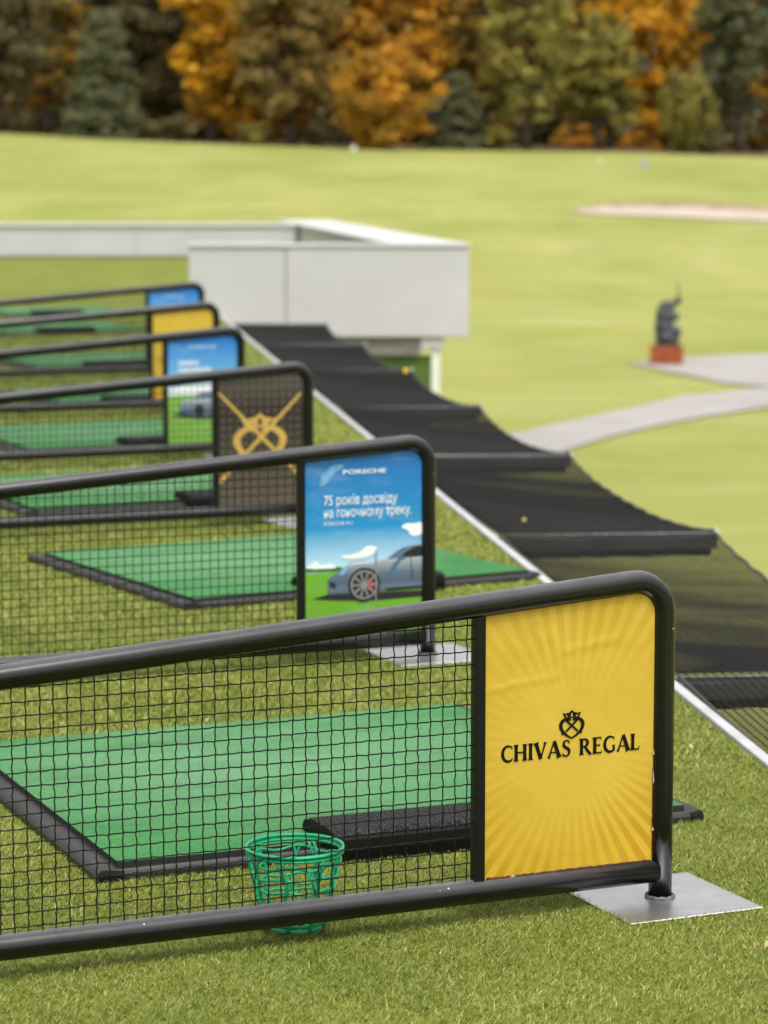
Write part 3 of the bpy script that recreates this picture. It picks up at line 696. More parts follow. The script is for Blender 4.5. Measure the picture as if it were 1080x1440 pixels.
def deco_car(panel):
    body = [(-0.358, 0.232), (-0.36, 0.275), (-0.346, 0.286), (-0.312, 0.308), (-0.282, 0.33), (-0.243, 0.337), (-0.197, 0.329), (-0.151, 0.335), (-0.125, 0.354), (-0.094, 0.37), (-0.058, 0.376), (-0.019, 0.376), (-0.020, 0.231), (-0.166, 0.229), (-0.356, 0.228)]
    win = [(-0.115, 0.336), (-0.078, 0.359), (-0.047, 0.371), (-0.020, 0.373), (-0.020, 0.338), (-0.063, 0.337)]
    wsh = [(-0.148, 0.335), (-0.093, 0.367), (-0.079, 0.366), (-0.119, 0.336)]
    sh = [(-0.414, 0.217), (-0.361, 0.228), (-0.020, 0.223), (-0.020, 0.204), (-0.197, 0.2), (-0.331, 0.208)]
    trees = [(-0.435, 0.32), (-0.401, 0.313), (-0.371, 0.318), (-0.33, 0.319), (-0.307, 0.316), (-0.307, 0.302), (-0.435, 0.305)]
    flat([trees], 'printed_trees', M_PGREEN, panel, 1)
    for c in ([(-0.39, 0.586), (-0.382, 0.619), (-0.352, 0.648), (-0.314, 0.658), (-0.298, 0.646), (-0.337, 0.626), (-0.357, 0.596), (-0.378, 0.583)], [(-0.102, 0.436), (-0.084, 0.451), (-0.052, 0.447), (-0.022, 0.455), (-0.022, 0.413), (-0.042, 0.404), (-0.068, 0.409), (-0.073, 0.427)],
              [(-0.315, 0.356), (-0.279, 0.355), (-0.243, 0.363), (-0.22, 0.385), (-0.181, 0.378), (-0.191, 0.353), (-0.238, 0.341), (-0.305, 0.342)], [(-0.434, 0.323), (-0.416, 0.331), (-0.399, 0.344), (-0.389, 0.329), (-0.366, 0.326), (-0.35, 0.333), (-0.33, 0.32), (-0.33, 0.313), (-0.434, 0.317)]):
        flat([blob(c)], 'printed_cloud', M_PCLOUD if c[0][1] > .5 else M_PWHITE, panel, 2)
    flat([sh], 'printed_shadow', M_PDARK, panel, 3)
    flat([body], 'printed_car', M_CAR, panel, 4)
    flat([win], 'printed_window', M_PDARK, panel, 5); flat([wsh, [(-0.161, 0.264), (-0.125, 0.322), (-0.096, 0.335), (-0.114, 0.307), (-0.13, 0.28)]], 'printed_shade', M_PBLUE, panel, 5)
    flat([[(-0.353, 0.27), (-0.333, 0.266), (-0.33, 0.245), (-0.35, 0.251)]], 'printed_vent', M_PDARK, panel, 5)
    flat([[(-0.32, 0.291), (-0.307, 0.308), (-0.289, 0.32), (-0.287, 0.312), (-0.305, 0.291)]], 'printed_headlight', M_PLIGHT, panel, 5)
    flat([blob([(-.118, .338), (-.098, .345), (-.082, .338), (-.088, .329), (-.110, .328)], 1)], 'printed_mirror', M_PBLUE, panel, 7)
    flat([[(-.155, .238), (-.020, .240), (-.020, .231), (-.150, .229)], [(-.066, .336), (-.063, .336), (-.058, .262), (-.061, .262)]], 'printed_seam', M_PDARK, panel, 6)
    flat([[(-.300, .316), (-.262, .330), (-.215, .330), (-.180, .322), (-.215, .324), (-.262, .323)]], 'printed_highlight', M_PMID, panel, 5)
    wc = (-.231, .254)
    flat([disc(*wc, .057)], 'printed_arch', M_PDARK, panel, 6)
    w1 = flat([disc(*wc, .048)], 'printed_wheel', M_PGREY, panel, 7); flat([disc(*wc, .042)], 'printed_rim', M_PDARK, panel, 8)
    flat([q_ for a in range(10) for q_ in stroke([wc, (wc[0] + .041 * math.cos(a * .628), wc[1] + .041 * math.sin(a * .628))], .006)], 'printed_spokes', M_PGREY, panel, 10)
    flat([[(-0.213, 0.25), (-0.216, 0.272), (-0.204, 0.274), (-0.198, 0.254), (-0.204, 0.232), (-0.215, 0.234)]], 'printed_caliper', M_PRED, panel, 9)
    flat([[(-0.191, 0.369), (-0.1865, 0.368), (-0.1885, 0.195), (-0.193, 0.195)]], 'printed_pin', M_PGREY, panel, 11)
    text_mesh('PORSCHE', -.305, -.153, .622, .0135, 'lettering', M_PWHITE, panel, 4, .02)
    text_mesh('75 років досвіду', -.371, -.113, .522, .032, 'lettering', M_PWHITE, panel, 4, .003)
    text_mesh('на гоночному треку.', -.371, -.062, .481, .032, 'lettering', M_PWHITE, panel, 4, .003)
    text_mesh('PORSCHE 911', -.371, -.272, .455, .012, 'lettering', M_PWHITE, panel, 4, .0)
def deco_brown(panel):
    flat(crest(-.237, .378, .118, .235, 'long', .68), 'crest', M_GOLD, panel, 2)
    for sg, a, b in ((1, (-.437, .612), (-.055, .232)), (-1, (-.036, .600), (-.432, .205))):
        d = (b[0] - a[0], b[1] - a[1]); P_ = [(a[0] + d[0] * t_, a[1] + d[1] * t_) for t_ in (0, .04, .45, .5, .84, .86, .90, .93, 1)]
        flat(stroke(P_, [.007, .012, .018, .018, .016, .008, .009, .021, .015]), 'sword', M_GOLD, panel, 4 + (sg > 0))
def deco_far(panel, full=True):
    text_mesh('PORSCHE', -.311, -.150, .624, .0145, 'lettering', M_PMID, panel, 3, .02)
    if not full:
        return
    rr_ = random.Random(11)
    def marks(x0, x1, z0, h):
        out = []; x = x0
        while x < x1 - .01:
            w_ = rr_.uniform(.010, .017); out += [[(x, z0), (x + w_ * .32, z0), (x + w_ * .32, z0 + h), (x, z0 + h)], [(x + w_ * .6, z0), (x + w_ * .95, z0), (x + w_ * .95, z0 + h * .9), (x + w_ * .6, z0 + h * .9)], [(x, z0 + h * .4), (x + w_ * .95, z0 + h * .4), (x + w_ * .95, z0 + h * .62), (x, z0 + h * .62)]]; x += w_ + .004
        return out
    for mk in (marks(-.375, -.245, .531, .026), marks(-.375, -.170, .492, .026)): tag(flat(mk, 'lettering', M_PWHITE, panel, 3), kind='stuff')
    flat([blob(c) for c in ([(-.43, .38), (-.36, .42), (-.25, .41), (-.12, .43), (-.03, .40), (-.03, .37), (-.43, .37)],)], 'printed_cloud', M_PWHITE, panel, 1)
    flat([[(-0.424, 0.256), (-0.368, 0.267), (-0.06, 0.251), (-0.06, 0.225), (-0.26, 0.229)]], 'printed_shadow', M_PDARK, panel, 2)
    flat([[(-0.37, 0.271), (-0.372, 0.313), (-0.345, 0.338), (-0.286, 0.352), (-0.25, 0.375), (-0.17, 0.378), (-.10, .350), (-.055, .335), (-0.05, 0.251), (-0.269, 0.242)]], 'printed_car', M_CAR, panel, 4)
    flat([[(-0.275, 0.355), (-.245, .370), (-0.175, 0.374), (-0.12, 0.352)]], 'printed_window', M_PBLUE, panel, 5)
    flat([disc(-.255, .276, .030, 20, .036)], 'printed_wheel', M_PDARK, panel, 6); flat([disc(-.09, .270, .026, 20, .034)], 'printed_wheel', M_PDARK, panel, 6)
    flat([[(-.368, .275), (-.345, .29), (-.30, .285), (-.30, .262), (-.36, .268)]], 'printed_vent', M_PBLUE, panel, 6)

DIV_LAB = ['nearest black tube divider with yellow sunburst panel and black lettering', 'second black divider with blue sky panel showing a silver car and white lettering', 'third black divider with brown dotted panel and gold crossed swords crest', 'fourth black divider with blue panel showing a small car', 'fifth black divider, yellow panel behind the blue panelled ones', 'farthest black divider with blue panel, in front of the white wall']
KIND = ['y', 'c', 'b', 'f', 'y', 'g']
for k, (dx_, dy_, da) in enumerate(DIV):
    if k == 1: da = 22.5
    r = empty('bay_divider', (dx_, dy_, 0), R(da))
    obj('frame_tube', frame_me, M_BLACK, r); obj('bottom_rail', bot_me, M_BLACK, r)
    bevel(obj('panel_post', bar_me, M_BARPAINT, r), .002)
    w_ = obj('wire_mesh', wire_me, M_WIRE, r); tag(w_, kind='stuff')
    for px in (0, -LEN):
        bp = obj('base_plate', plate_me, M_STEEL, r); bp.location = (px, 0, 0); bevel(bp, .0015, 1)
        wr_ = obj('weld_ring', weld_me, M_WELD, bp)
    kd = KIND[k]
    p = make_panel(r, {'y': M_YELLOW, 'c': M_AD2, 'b': M_BROWN, 'f': M_AD4, 'g': M_AD4}[kd])
    if kd == 'y': deco_yellow(p)
    elif kd == 'c': deco_car(p)
    elif kd == 'b': deco_brown(p)
    elif kd == 'f': deco_far(p)
    else: deco_far(p, False)
    tag(r, DIV_LAB[k], 'divider', 'dividers between the driving bays')

# ------------------------------------------------------------------ ball basket
bx_, by_ = -.189, 5.626
r = empty('ball_basket', (bx_, by_, 0.004), R(10))
def brad(z): return .060 + (.103 - .060) * (z / .177) ** .85
def ring(z, rr, tr, wav=0.0, n=48, k=8, ph=0): return MB().tube([((brad(z) if rr is None else rr) * math.cos(2 * math.pi * i / n), (brad(z) if rr is None else rr) * math.sin(2 * math.pi * i / n), z + wav * math.sin(k * 2 * math.pi * i / n + ph)) for i in range(n)], tr, 6, True)
m = ring(.178, .1035, 0.0043); m.build('rim', M_BASKET, r)
m = ring(.169, .1015, 0.0038); m.build('rim', M_BASKET, r)
# band between the two rim rings
n = 48; m = MB(); v = [(.1035 * math.cos(2 * math.pi * i / n), .1035 * math.sin(2 * math.pi * i / n), .179) for i in range(n)] + [(.1000 * math.cos(2 * math.pi * i / n), .1000 * math.sin(2 * math.pi * i / n), .168) for i in range(n)]
m.add(v, [(i, n + i, n + (i + 1) % n, (i + 1) % n) for i in range(n)], True); m.build('rim_band', M_BASKET, r)
for z, wv, ph in ((.152, 0.0047, 0), (.124, .003, 1.2), (.096, .003, .4), (.066, .002, 2.0), (.036, .0015, 1)): ring(z, None, 0.0032, wv, 56, 6, ph).build('hoop', M_BASKET, r)
ring(.008, .061, 0.0046).build('base_ring', M_BASKET, r); ring(.020, None, 0.0035).build('base_ring', M_BASKET, r)
rb = random.Random(4)
for k in range(9):
    a = 2 * math.pi * k / 9 + .15; tw = .16 * math.sin(k * 2.1); pl = []
    for i in range(15):
        z = .008 + .162 * i / 14; aa = a + tw * (i / 14) + .05 * math.sin(i * .9 + k)
        pl.append((brad(z) * math.cos(aa), brad(z) * math.sin(aa), z))
    MB().tube(pl, [0.0049 - .0010 * i / 14 for i in range(15)], 6).build('rib', M_BASKET, r)
    # short branch near the rim
    z0 = .135; a0 = a + tw * .75; sg = 1 if k % 2 else -1
    MB().tube([(brad(z) * math.cos(a0 + sg * q_), brad(z) * math.sin(a0 + sg * q_), z) for z, q_ in ((.120, .02), (.140, .05), (.155, .13), (.169, .20))], 0.0032, 6).build('branch', M_BASKET, r)
    if k % 3 == 1:
        MB().tube([(brad(z) * math.cos(a0 - .25 + q_), brad(z) * math.sin(a0 - .25 + q_), z) for z, q_ in ((.150, -.08), (.12, .10), (.096, .2))], 0.0032, 6).build('branch', M_BASKET, r)
for k in range(4):
    a = math.pi * k / 4
    MB().tube([(.06 * math.cos(a), .06 * math.sin(a), .008 + .0008 * k), (-.06 * math.cos(a), -.06 * math.sin(a), .008 + .0008 * k)], 0.0035, 6).build('base_spoke', M_BASKET, r)
ring(.009, .032, 0.0030, n=32).build('base_ring', M_BASKET, r)
tag(r, 'green plastic lattice ball basket standing behind the nearest divider', 'basket')

# ------------------------------------------------------------------ turf pile (blades)
rng = np.random.default_rng(12)
def keep(x, y):
    ok = x < strip_x(y) - .006
    for ik, (mx_, my_, ma) in enumerate(MATS):
        c, s_ = math.cos(R(ma)), math.sin(R(ma)); u = (x - mx_) * c + (y - my_) * s_; w_ = -(x - mx_) * s_ + (y - my_) * c
        ok &= ~((u > -.004) & (u < MAT_W + .004) & (w_ > -.004) & (w_ < MAT_D + .004))
        u2 = u - TRAY[ik]; ok &= ~((u2 > -.0) & (u2 < .56) & (w_ > -.054) & (w_ < .1))
    for (dx_, dy_, da) in DIV:
        c, s_ = math.cos(R(da)), math.sin(R(da)); u = (x - dx_) * c + (y - dy_) * s_; w_ = -(x - dx_) * s_ + (y - dy_) * c
        ok &= ~((abs(u) < .160) & (abs(w_) < .160))
    return ok
def blades(y0, y1, dens, hmin, hmax, wid, margin):
    area_w = lambda yy: .146 * yy + margin
    xw = area_w(y1); n = int((y1 - y0) * 2 * xw * dens)
    x = rng.uniform(-xw, xw, n); y = rng.uniform(y0, y1, n)
    ok = (np.abs(x) < .146 * y + margin) & keep(x, y); x = x[ok]; y = y[ok]; n = len(x)
    lean = .9 * np.sin(x * 5.1 + 1.7 * np.sin(y * 3.3)) + .8 * np.sin(y * 6.2 + 1.3 * np.sin(x * 4.4 + 1)) + .9 * np.sin(x * 17 + y * 13)
    az = lean + rng.normal(0, 1.7, n)
    patch = .5 + .5 * np.sin(x * 8.3 + 2 * np.sin(y * 5.7)) * np.sin(y * 9.1 + x * 2)
    h = rng.uniform(hmin, hmax, n) * (.85 + .25 * patch); ln = rng.uniform(.6, 2.2, n) * h
    fa = rng.uniform(0, 2 * np.pi, n) * .35 + az + np.pi / 2; w = wid * rng.uniform(.6, 1.25, n)
    wx, wy = np.cos(fa) * w / 2, np.sin(fa) * w / 2; lx, ly = np.cos(az) * ln, np.sin(az) * ln
    V = np.empty((n, 5, 3), np.float32)
    V[:, 0] = np.stack([x - wx, y - wy, np.zeros(n)], -1); V[:, 1] = np.stack([x + wx, y + wy, np.zeros(n)], -1)
    mxx, myy, mz = x + lx * .35, y + ly * .35, h * .72
    V[:, 2] = np.stack([mxx + wx * .8, myy + wy * .8, mz], -1); V[:, 3] = np.stack([mxx - wx * .8, myy - wy * .8, mz], -1)
    V[:, 4] = np.stack([x + lx, y + ly, h * rng.uniform(.75, 1.05, n)], -1)
    return V.reshape(-1, 3)
VV = np.concatenate([blades(4.3, 7.2, 34000, .006, .0135, .0020, .62), blades(7.2, 9.6, 13500, .007, .014, .0036, .8), blades(9.6, 14.5, 3700, .008, .015, .0068, .9), blades(14.5, 30, 760, .008, .015, .016, .9), blades(3.0, 4.3, 9000, .007, .014, .0045, .9)])
n = len(VV) // 5; base = np.arange(n, dtype=np.int32)[:, None] * 5
lp = np.concatenate([base + np.array([0, 1, 2, 3]), base + np.array([3, 2, 4])], 1)
me = np_mesh('turf_pile', VV, lp.ravel(), np.tile([4, 3], n))
tp = obj('turf_pile', me, M_BLADE); tag(tp, 'short olive green artificial turf pile covering the deck', 'turf', kind='stuff')
print('blades', n)

# fallen leaves on the turf
M_LEAF = simple('dry_leaf', (.42, .30, .15), .7, 0, .3, 60)
for (x, y, rz, lab) in ((.78, 5.42, .6, 'dry beige leaf lying on the turf below the steel plate'), (.64, 6.72, 1.9, 'pale dry leaf on the turf right of the yellow panel post'), (.85, 7.35, 2.4, 'small brown leaf on turf beside the white edge')):
    m = MB(); L_ = .026; pr2 = [(0, 0), (.2, .28), (.5, .36), (.8, .2), (1, 0)]
    v = []; 
    for (u, w_) in pr2: v += [(u * L_, w_ * L_ * .9, .006 * math.sin(u * 3) + .008 * w_), (u * L_, 0, .004 * math.sin(u * 3)), (u * L_, -w_ * L_ * .9, .006 * math.sin(u * 3) + .010 * w_)]
    m.add(v, [(3 * i, 3 * i + 1, 3 * i + 4, 3 * i + 3) for i in range(4)] + [(3 * i + 1, 3 * i + 2, 3 * i + 5, 3 * i + 4) for i in range(4)], True)
    m.tube([(0, 0, 0), (-.008, .002, .002)], .0006, 4)
    o = m.build('fallen_leaf', M_LEAF); o.location = (x, y, .021); o.rotation_euler = (.15, -.2, rz); tag(o, lab, 'leaf', 'fallen leaves on the turf')

M_YLEAF = simple('yellow_leaf', (.36, .32, .06), .6, 0, .2, 40)
p_ = net_pt(12.45, .21); m = MB(); L_ = .026; v = []
for (u, w_) in ((0, 0), (.2, .3), (.5, .4), (.8, .22), (1, 0)): v += [(u * L_, w_ * L_, .02 * w_ + .004 * u), (u * L_, 0, .006 * math.sin(u * 3)), (u * L_, -w_ * L_, .022 * w_)]
m.add(v, [(3 * i, 3 * i + 1, 3 * i + 4, 3 * i + 3) for i in range(4)] + [(3 * i + 1, 3 * i + 2, 3 * i + 5, 3 * i + 4) for i in range(4)], True); m.tube([(0, 0, 0), (-.015, .003, .004)], .001, 4)
o = m.build('fallen_leaf', M_YLEAF); o.location = p_ + Vector((0, 0, .008)); o.rotation_euler = (.5, -.3, 1.1); tag(o, 'yellow leaf caught on the black net behind a beam', 'leaf')

# ------------------------------------------------------------------ bunker, markers, sculpture
M_SAND = simple('bunker_sand', (.42, .35, .29), .9, 0, .12, .8)
bo = [(7.9, 116.6), (8.6, 115.6), (11, 114.6), (14, 113.4), (17, 112.6), (21, 111.6), (24, 112.5), (24.5, 114), (22, 115.2), (18, 116.3), (15, 117.6), (12, 118.4), (9.5, 118.2)]
bk = draped('bunker_sand', bo, M_SAND, .05, 1.0); tag(bk, kind='structure')
M_EARTH = simple('bunker_lip_earth', (.30, .21, .16), .9, 0, .25, 1.5)
lip_pts = [(7.9, 116.6), (9.5, 118.3), (12, 118.6), (15, 117.9), (18, 116.6), (22, 115.5), (24.5, 114.2)]
m = MB(); v = []
for i, (x, y) in enumerate(lip_pts):
    hgt = (.05, .20, .28, .26, .28, .22, .04)[i]; z = hz(x, y)
    v += [(x, y - .05, z + .02), (x + .05, y + .25, z + hgt)]
m.add(v, [(2 * i, 2 * i + 2, 2 * i + 3, 2 * i + 1) for i in range(len(lip_pts) - 1)], True); lp_ = m.build('bunker_face', M_EARTH); tag(lp_, kind='structure')
m = MB(); v = []
for i, (x, y) in enumerate(lip_pts):
    hgt = (.05, .20, .28, .26, .28, .22, .04)[i]; z = hz(x, y)
    v += [(x + .04, y + .18, z + hgt - .03), (x + .05, y + .3, z + hgt + .03), (x + .2, y + 1.4, hz(x + .2, y + 1.4) + hgt * .75), (x + .4, y + 4.5, hz(x + .4, y + 4.5) - .02)]
m.add(v, [(4 * i + j, 4 * i + 4 + j, 4 * i + 5 + j, 4 * i + 1 + j) for i in range(len(lip_pts) - 1) for j in range(3)], True)
lg = m.build('bunker_lip', ground.data.materials[0]); tag(lg, kind='structure')

def at(px, Y): return (px - 540) / LENS_PX * Y
def marker(px, Y, h, w, mat, lab, name, round_):
    x = at(px, Y) ; r = empty(name, (x, Y, hz(x, Y)))
    MB().tube([(0, 0, -.1), (0, 0, h)], .03, 8).build('post', M_GALV, r)
    m = MB()
    if round_:
        n = 20; m.add([(w / 2 * math.cos(2 * math.pi * i / n), -.05, h + w / 2 * math.sin(2 * math.pi * i / n)) for i in range(n)] + [(w / 2 * math.cos(2 * math.pi * i / n), -.032, h + w / 2 * math.sin(2 * math.pi * i / n)) for i in range(n)], [tuple(range(n)), tuple(range(2 * n - 1, n - 1, -1))] + [(i, n + i, n + (i + 1) % n, (i + 1) % n) for i in range(n)])
    else: m.box(-w / 2, w / 2, -.05, -.032, h - w / 2, h + w / 2)
    m.build('board', mat, r); tag(r, lab, 'marker', 'target markers on the range')
marker(498, 158, .22, .30, M_WHITE, 'small round white target marker on grass before the orange tree', 'target_marker', True)
marker(903, 146, .24, .28, M_BLUE, 'small pale blue target marker on the grass at right', 'target_marker', False)
marker(840, 150, .15, .15, M_WHITE, 'tiny white target marker left of the pale blue one', 'target_marker', True)

M_BRONZE = simple('dark_bronze', (.055, .060, .068), .5, .2, .4, 6, .3, 25)
M_TERRA = simple('rust_plinth', (.27, .062, .013), .7, 0, .25, 4)
sx_, sy_ = 6.76, 65.0; sz_ = hz(sx_, sy_) + .035
r = empty('sculpture', (sx_, sy_, sz_), R(-8))
bevel(MB().box(-.385, .385, -.36, .36, 0, .43).build('plinth', M_TERRA, r), .01)
bevel(MB().box(-.30, .27, -.26, .26, .4305, .47).build('foot_slab', M_BRONZE, r), .01)
bm = bmesh.new()
for (x, z, rx, rz, ry, y) in ((-.03, .62, .27, .20, .26, 0), (-.07, .86, .24, .30, .24, 0), (-.05, 1.14, .235, .27, .23, 0), (.00, 1.36, .20, .15, .20, 0), (.14, 1.44, .12, .075, .09, 0), (.265, 1.50, .078, .105, .08, 0),
                             (.17, 1.12, .13, .11, .10, -.10), (.15, 1.10, .12, .10, .10, .12), (.20, .76, .15, .16, .13, -.11), (.19, .74, .14, .16, .13, .13), (.20, .54, .12, .09, .12, -.11), (.18, .54, .12, .09, .12, .13)):
    mt = Matrix.Translation((x, y, z)) @ Matrix.Diagonal((rx, ry, rz, 1)); bmesh.ops.create_icosphere(bm, subdivisions=3, radius=1, matrix=mt)
bmesh.ops.create_cone(bm, cap_ends=True, segments=10, radius1=.035, radius2=.014, depth=.46, matrix=Matrix.Translation((.255, 0, 1.72)))
me = bpy.data.meshes.new('figure'); bm.to_mesh(me); bm.free(); o = obj('figure', me, M_BRONZE, r)
rmod = o.modifiers.new('remesh', 'REMESH'); rmod.mode = 'VOXEL'; rmod.voxel_size = .02; rmod.use_smooth_shade = True
sm_ = o.modifiers.new('smooth', 'SMOOTH'); sm_.iterations = 2
tag(r, 'dark bronze bent figure sculpture on a rust red plinth by the path', 'sculpture')

# ------------------------------------------------------------------ woodland edge
M_FLOOR = simple('leaf_litter', (.20, .120, .058), .95, 0, .4, .5)
fl = draped('forest_floor', [(-110, 172), (-30, 169.5), (-12, 168.2), (0, 167.5), (8, 167.5), (16, 166.0), (24, 163.0), (34, 161), (110, 158), (110, 300), (-110, 300)], M_FLOOR, .06, 6.0); tag(fl, kind='structure')
M_BARK = simple('bark', (.085, .066, .050), .9, 0, .4, 3, .5, 8)
def leafmat(name, cols, patch):
    t = NT(name); g = t.n('ShaderNodeNewGeometry'); co = t.coord(); oi = t.n('ShaderNodeObjectInfo')
    n = t.noise(patch, 3, .6, co); f = t.math('ADD', t.math('MULTIPLY', n, 1.0), t.math('MULTIPLY', t.math('SUBTRACT', g.outputs['Random Per Island'], .5), .35))
    k = len(cols); c = t.ramp(f, [(.28 + .44 * i / (k - 1), cols[i]) for i in range(k)])
    t.set(c, .6, 0, .2)
    tr = t.n('ShaderNodeBsdfTranslucent'); t.l(c, tr.inputs[0]); mx = t.n('ShaderNodeMixShader'); mx.inputs[0].default_value = .4
    t.l(t.b.outputs[0], mx.inputs[1]); t.l(tr.outputs[0], mx.inputs[2]); t.l(mx.outputs[0], t.t.nodes['Material Output'].inputs[0])
    return t.m
LM = {
 'orange': leafmat('leaves_orange', [(.28, .19, .030), (.56, .30, .022), (.76, .42, .025), (.84, .54, .06)], .45),
 'amber': leafmat('leaves_amber', [(.24, .18, .035), (.44, .24, .032), (.62, .30, .030), (.72, .38, .040)], .35),
 'brown': leafmat('leaves_brown', [(.155, .130, .052), (.24, .185, .064), (.33, .225, .068), (.40, .27, .068)], .5),
 'olive': leafmat('leaves_olive', [(.165, .160, .048), (.270, .245, .066), (.390, .335, .085), (.50, .40, .100)], .4),
 'blue': leafmat('leaves_bluegreen', [(.100, .112, .062), (.150, .162, .084), (.195, .205, .104), (.23, .235, .112)], .8),
 'dark': leafmat('leaves_dark', [(.100, .098, .052), (.145, .136, .064), (.20, .172, .074), (.27, .20, .076)], .5),
 'mixed': leafmat('leaves_mixed', [(.120, .120, .050), (.19, .165, .050), (.42, .23, .035), (.64, .36, .040)], .35),
}
def crown_mesh(name, seed, rx, zlo, zhi, kind, nclump, per, leaf):
    g = np.random.default_rng(seed); C_ = []; Rr = []
    zc, rz = (zlo + zhi) / 2, (zhi - zlo) / 2
    lob = g.uniform(0, 6.28, 6)
    while len(C_) < nclump:
        if kind == 'cone':
            u = g.uniform(0, 1) ** 1.25; rad = rx * (1 - u) ** .5 * (.86 + .14 * math.sin(u * 40)) + .1
            a = g.uniform(0, 6.28); rr = rad * g.uniform(.45, 1.0) ** .5
            C_.append((rr * math.cos(a), rr * math.sin(a), zlo + (zhi - zlo) * u - .12 * rr)); Rr.append((.16 + .22 * (1 - u)) * rx ** .5)
        else:
            d = g.normal(0, 1, 3); d /= np.linalg.norm(d); a = math.atan2(d[1], d[0])
            bump_ = 1 + .16 * math.sin(3 * a + lob[0] + d[2] * 2) + .12 * math.sin(5 * a + lob[1] - d[2] * 4) + .10 * math.sin(d[2] * 7 + lob[2])
            q_ = g.uniform(.30, 1.0) ** .55 * bump_
            p = np.array([d[0] * rx * q_, d[1] * rx * q_, zc + d[2] * rz * q_])
            if p[2] < zlo: p[2] = zlo + g.uniform(0, .5)
            C_.append(tuple(p)); Rr.append(g.uniform(.16, .29) * rx)
    C_ = np.array(C_); Rr = np.array(Rr); n = nclump * per
    ci = np.repeat(np.arange(nclump), per); off_ = g.normal(0, .5, (n, 3)); 
    st_ = np.array([1, 1, .6]) if kind != 'willow' else np.array([.65, .65, 1.5])
    ctr = C_[ci] + off_ * Rr[ci][:, None] * st_
    if kind == 'willow': ctr[:, 2] -= np.abs(g.normal(0, .25, n)) * Rr[ci] * 2
    ctr[:, 2] = np.maximum(ctr[:, 2], .12)
    u = g.normal(0, 1, (n, 3)); u /= np.linalg.norm(u, axis=1)[:, None]; w = g.normal(0, 1, (n, 3)); w -= u * (u * w).sum(1)[:, None]; w /= np.linalg.norm(w, axis=1)[:, None]
    s_ = leaf * g.uniform(.55, 1.3, n)[:, None]; asp = .45 if kind in ('cone', 'willow') else .62
    V = np.stack([ctr - u * s_ * .5, ctr + w * s_ * asp * .5 + u * s_ * .05, ctr + u * s_ * .5, ctr - w * s_ * asp * .5 + u * s_ * .05], 1).reshape(-1, 3)
    me = np_mesh(name, V, np.arange(4 * n), np.full(n, 4)); return me, C_
def tree(name, px, Y, rx, h, zlo, kind, leafk, lab, cat='tree', seed=1, dens=1.0, trunk_r=None, group='trees along the woodland edge'):
    x = at(px, Y); r = empty(name, (x, Y, hz(x, Y) - .02), random.Random(seed).uniform(0, 6.28))
    nc = int((90 if kind != 'cone' else 150) * dens * max(1, (h * rx) / 26) ** .5); per = 62
    me, C_ = crown_mesh('crown', seed, rx, zlo, h, kind, nc, per, .30 + .016 * h)
    obj('crown', me, LM[leafk], r)
    g = random.Random(seed + 99); tr_ = trunk_r or (.09 + .016 * h); m = MB()
    top = h * (.82 if kind != 'cone' else .97); bend = [(g.uniform(-.25, .25), g.uniform(-.25, .25)) for _ in range(8)]
    pl = [(bend[i][0] * (i / 7) * rx * .3, bend[i][1] * (i / 7) * rx * .3, -.15 + (top + .15) * i / 7) for i in range(8)]
    m.tube(pl, [tr_ * (1.35 if i == 0 else 1) * (1 - .85 * i / 7) + .015 for i in range(8)], 9)
    m.build('trunk', M_BARK, r)
    order = sorted(range(len(C_)), key=lambda i: g.random())[:9 if kind != 'cone' else 6]
    for i in order:
        c = C_[i]; zb = max(.5, min(top * .8, c[2] * .7)); f = (zb + .15) / (top + .15) * 7; i0 = min(6, int(f)); a_ = Vector(pl[i0]).lerp(Vector(pl[i0 + 1]), f - i0)
        e_ = Vector(c); md = a_.lerp(e_, .5) + Vector((0, 0, .06 * (e_ - a_).length)); rb_ = tr_ * .42
        MB().tube([a_, md, e_], [rb_, rb_ * .65, rb_ * .2], 6).build('limb', M_BARK, r)
    tag(r, lab, cat, group); return r
T = tree
T('conifer_tree', 150, 168, 2.55, 7.7, .15, 'cone', 'blue', 'bushy blue green conifer standing at left before the dark trees', seed=1, dens=1.3)
T('broadleaf_tree', 300, 173, 2.7, 14.5, 1.0, 'round', 'orange', 'tall bright orange yellow tree right of the blue green conifer', seed=2, dens=1.1)
T('broadleaf_tree', 412, 170, 3.4, 12.5, .4, 'round', 'brown', 'wide brown olive tree right of the bright orange yellow one', seed=3, dens=1.3)
T('broadleaf_tree', 540, 165, 2.75, 6.1, .25, 'round', 'amber', 'small rounded orange tree at the centre of the wood edge', seed=4, dens=1.2)
T('conifer_tree', 640, 168, 1.9, 4.6, .1, 'cone', 'blue', 'small dark blue green conifer right of the small rounded orange tree', seed=5)
T('broadleaf_tree', 738, 168, 2.7, 11.5, 1.6, 'round', 'olive', 'tall yellowish olive tree right of the small dark conifer', seed=6, dens=1.2, trunk_r=.25)
T('broadleaf_tree', 838, 170, 2.3, 8.2, 1.3, 'round', 'olive', 'lower olive tree beside the tall yellowish one', seed=7, dens=1.1)
T('willow_tree', 962, 167, 1.7, 5.0, .4, 'willow', 'olive', 'small drooping olive tree before the bright orange foliage at right', seed=8)
T('pine_tree', 1035, 169, 2.9, 15, 2.2, 'round', 'blue', 'tall dark green tree at the right edge with bare lower trunk', seed=9, dens=1.1, trunk_r=.26)
T('broadleaf_tree', 70, 176, 2.6, 11, .8, 'round', 'mixed', 'orange and green tree left of the blue green conifer', seed=10)
T('broadleaf_tree', 5, 172, 2.9, 12, .4, 'round', 'dark', 'dark olive tree at the left edge of the wood', seed=11)
T('broadleaf_tree', 215, 180, 3.8, 16, .6, 'round', 'dark', 'dark grey green tree behind the blue green conifer', seed=12, dens=1.3)
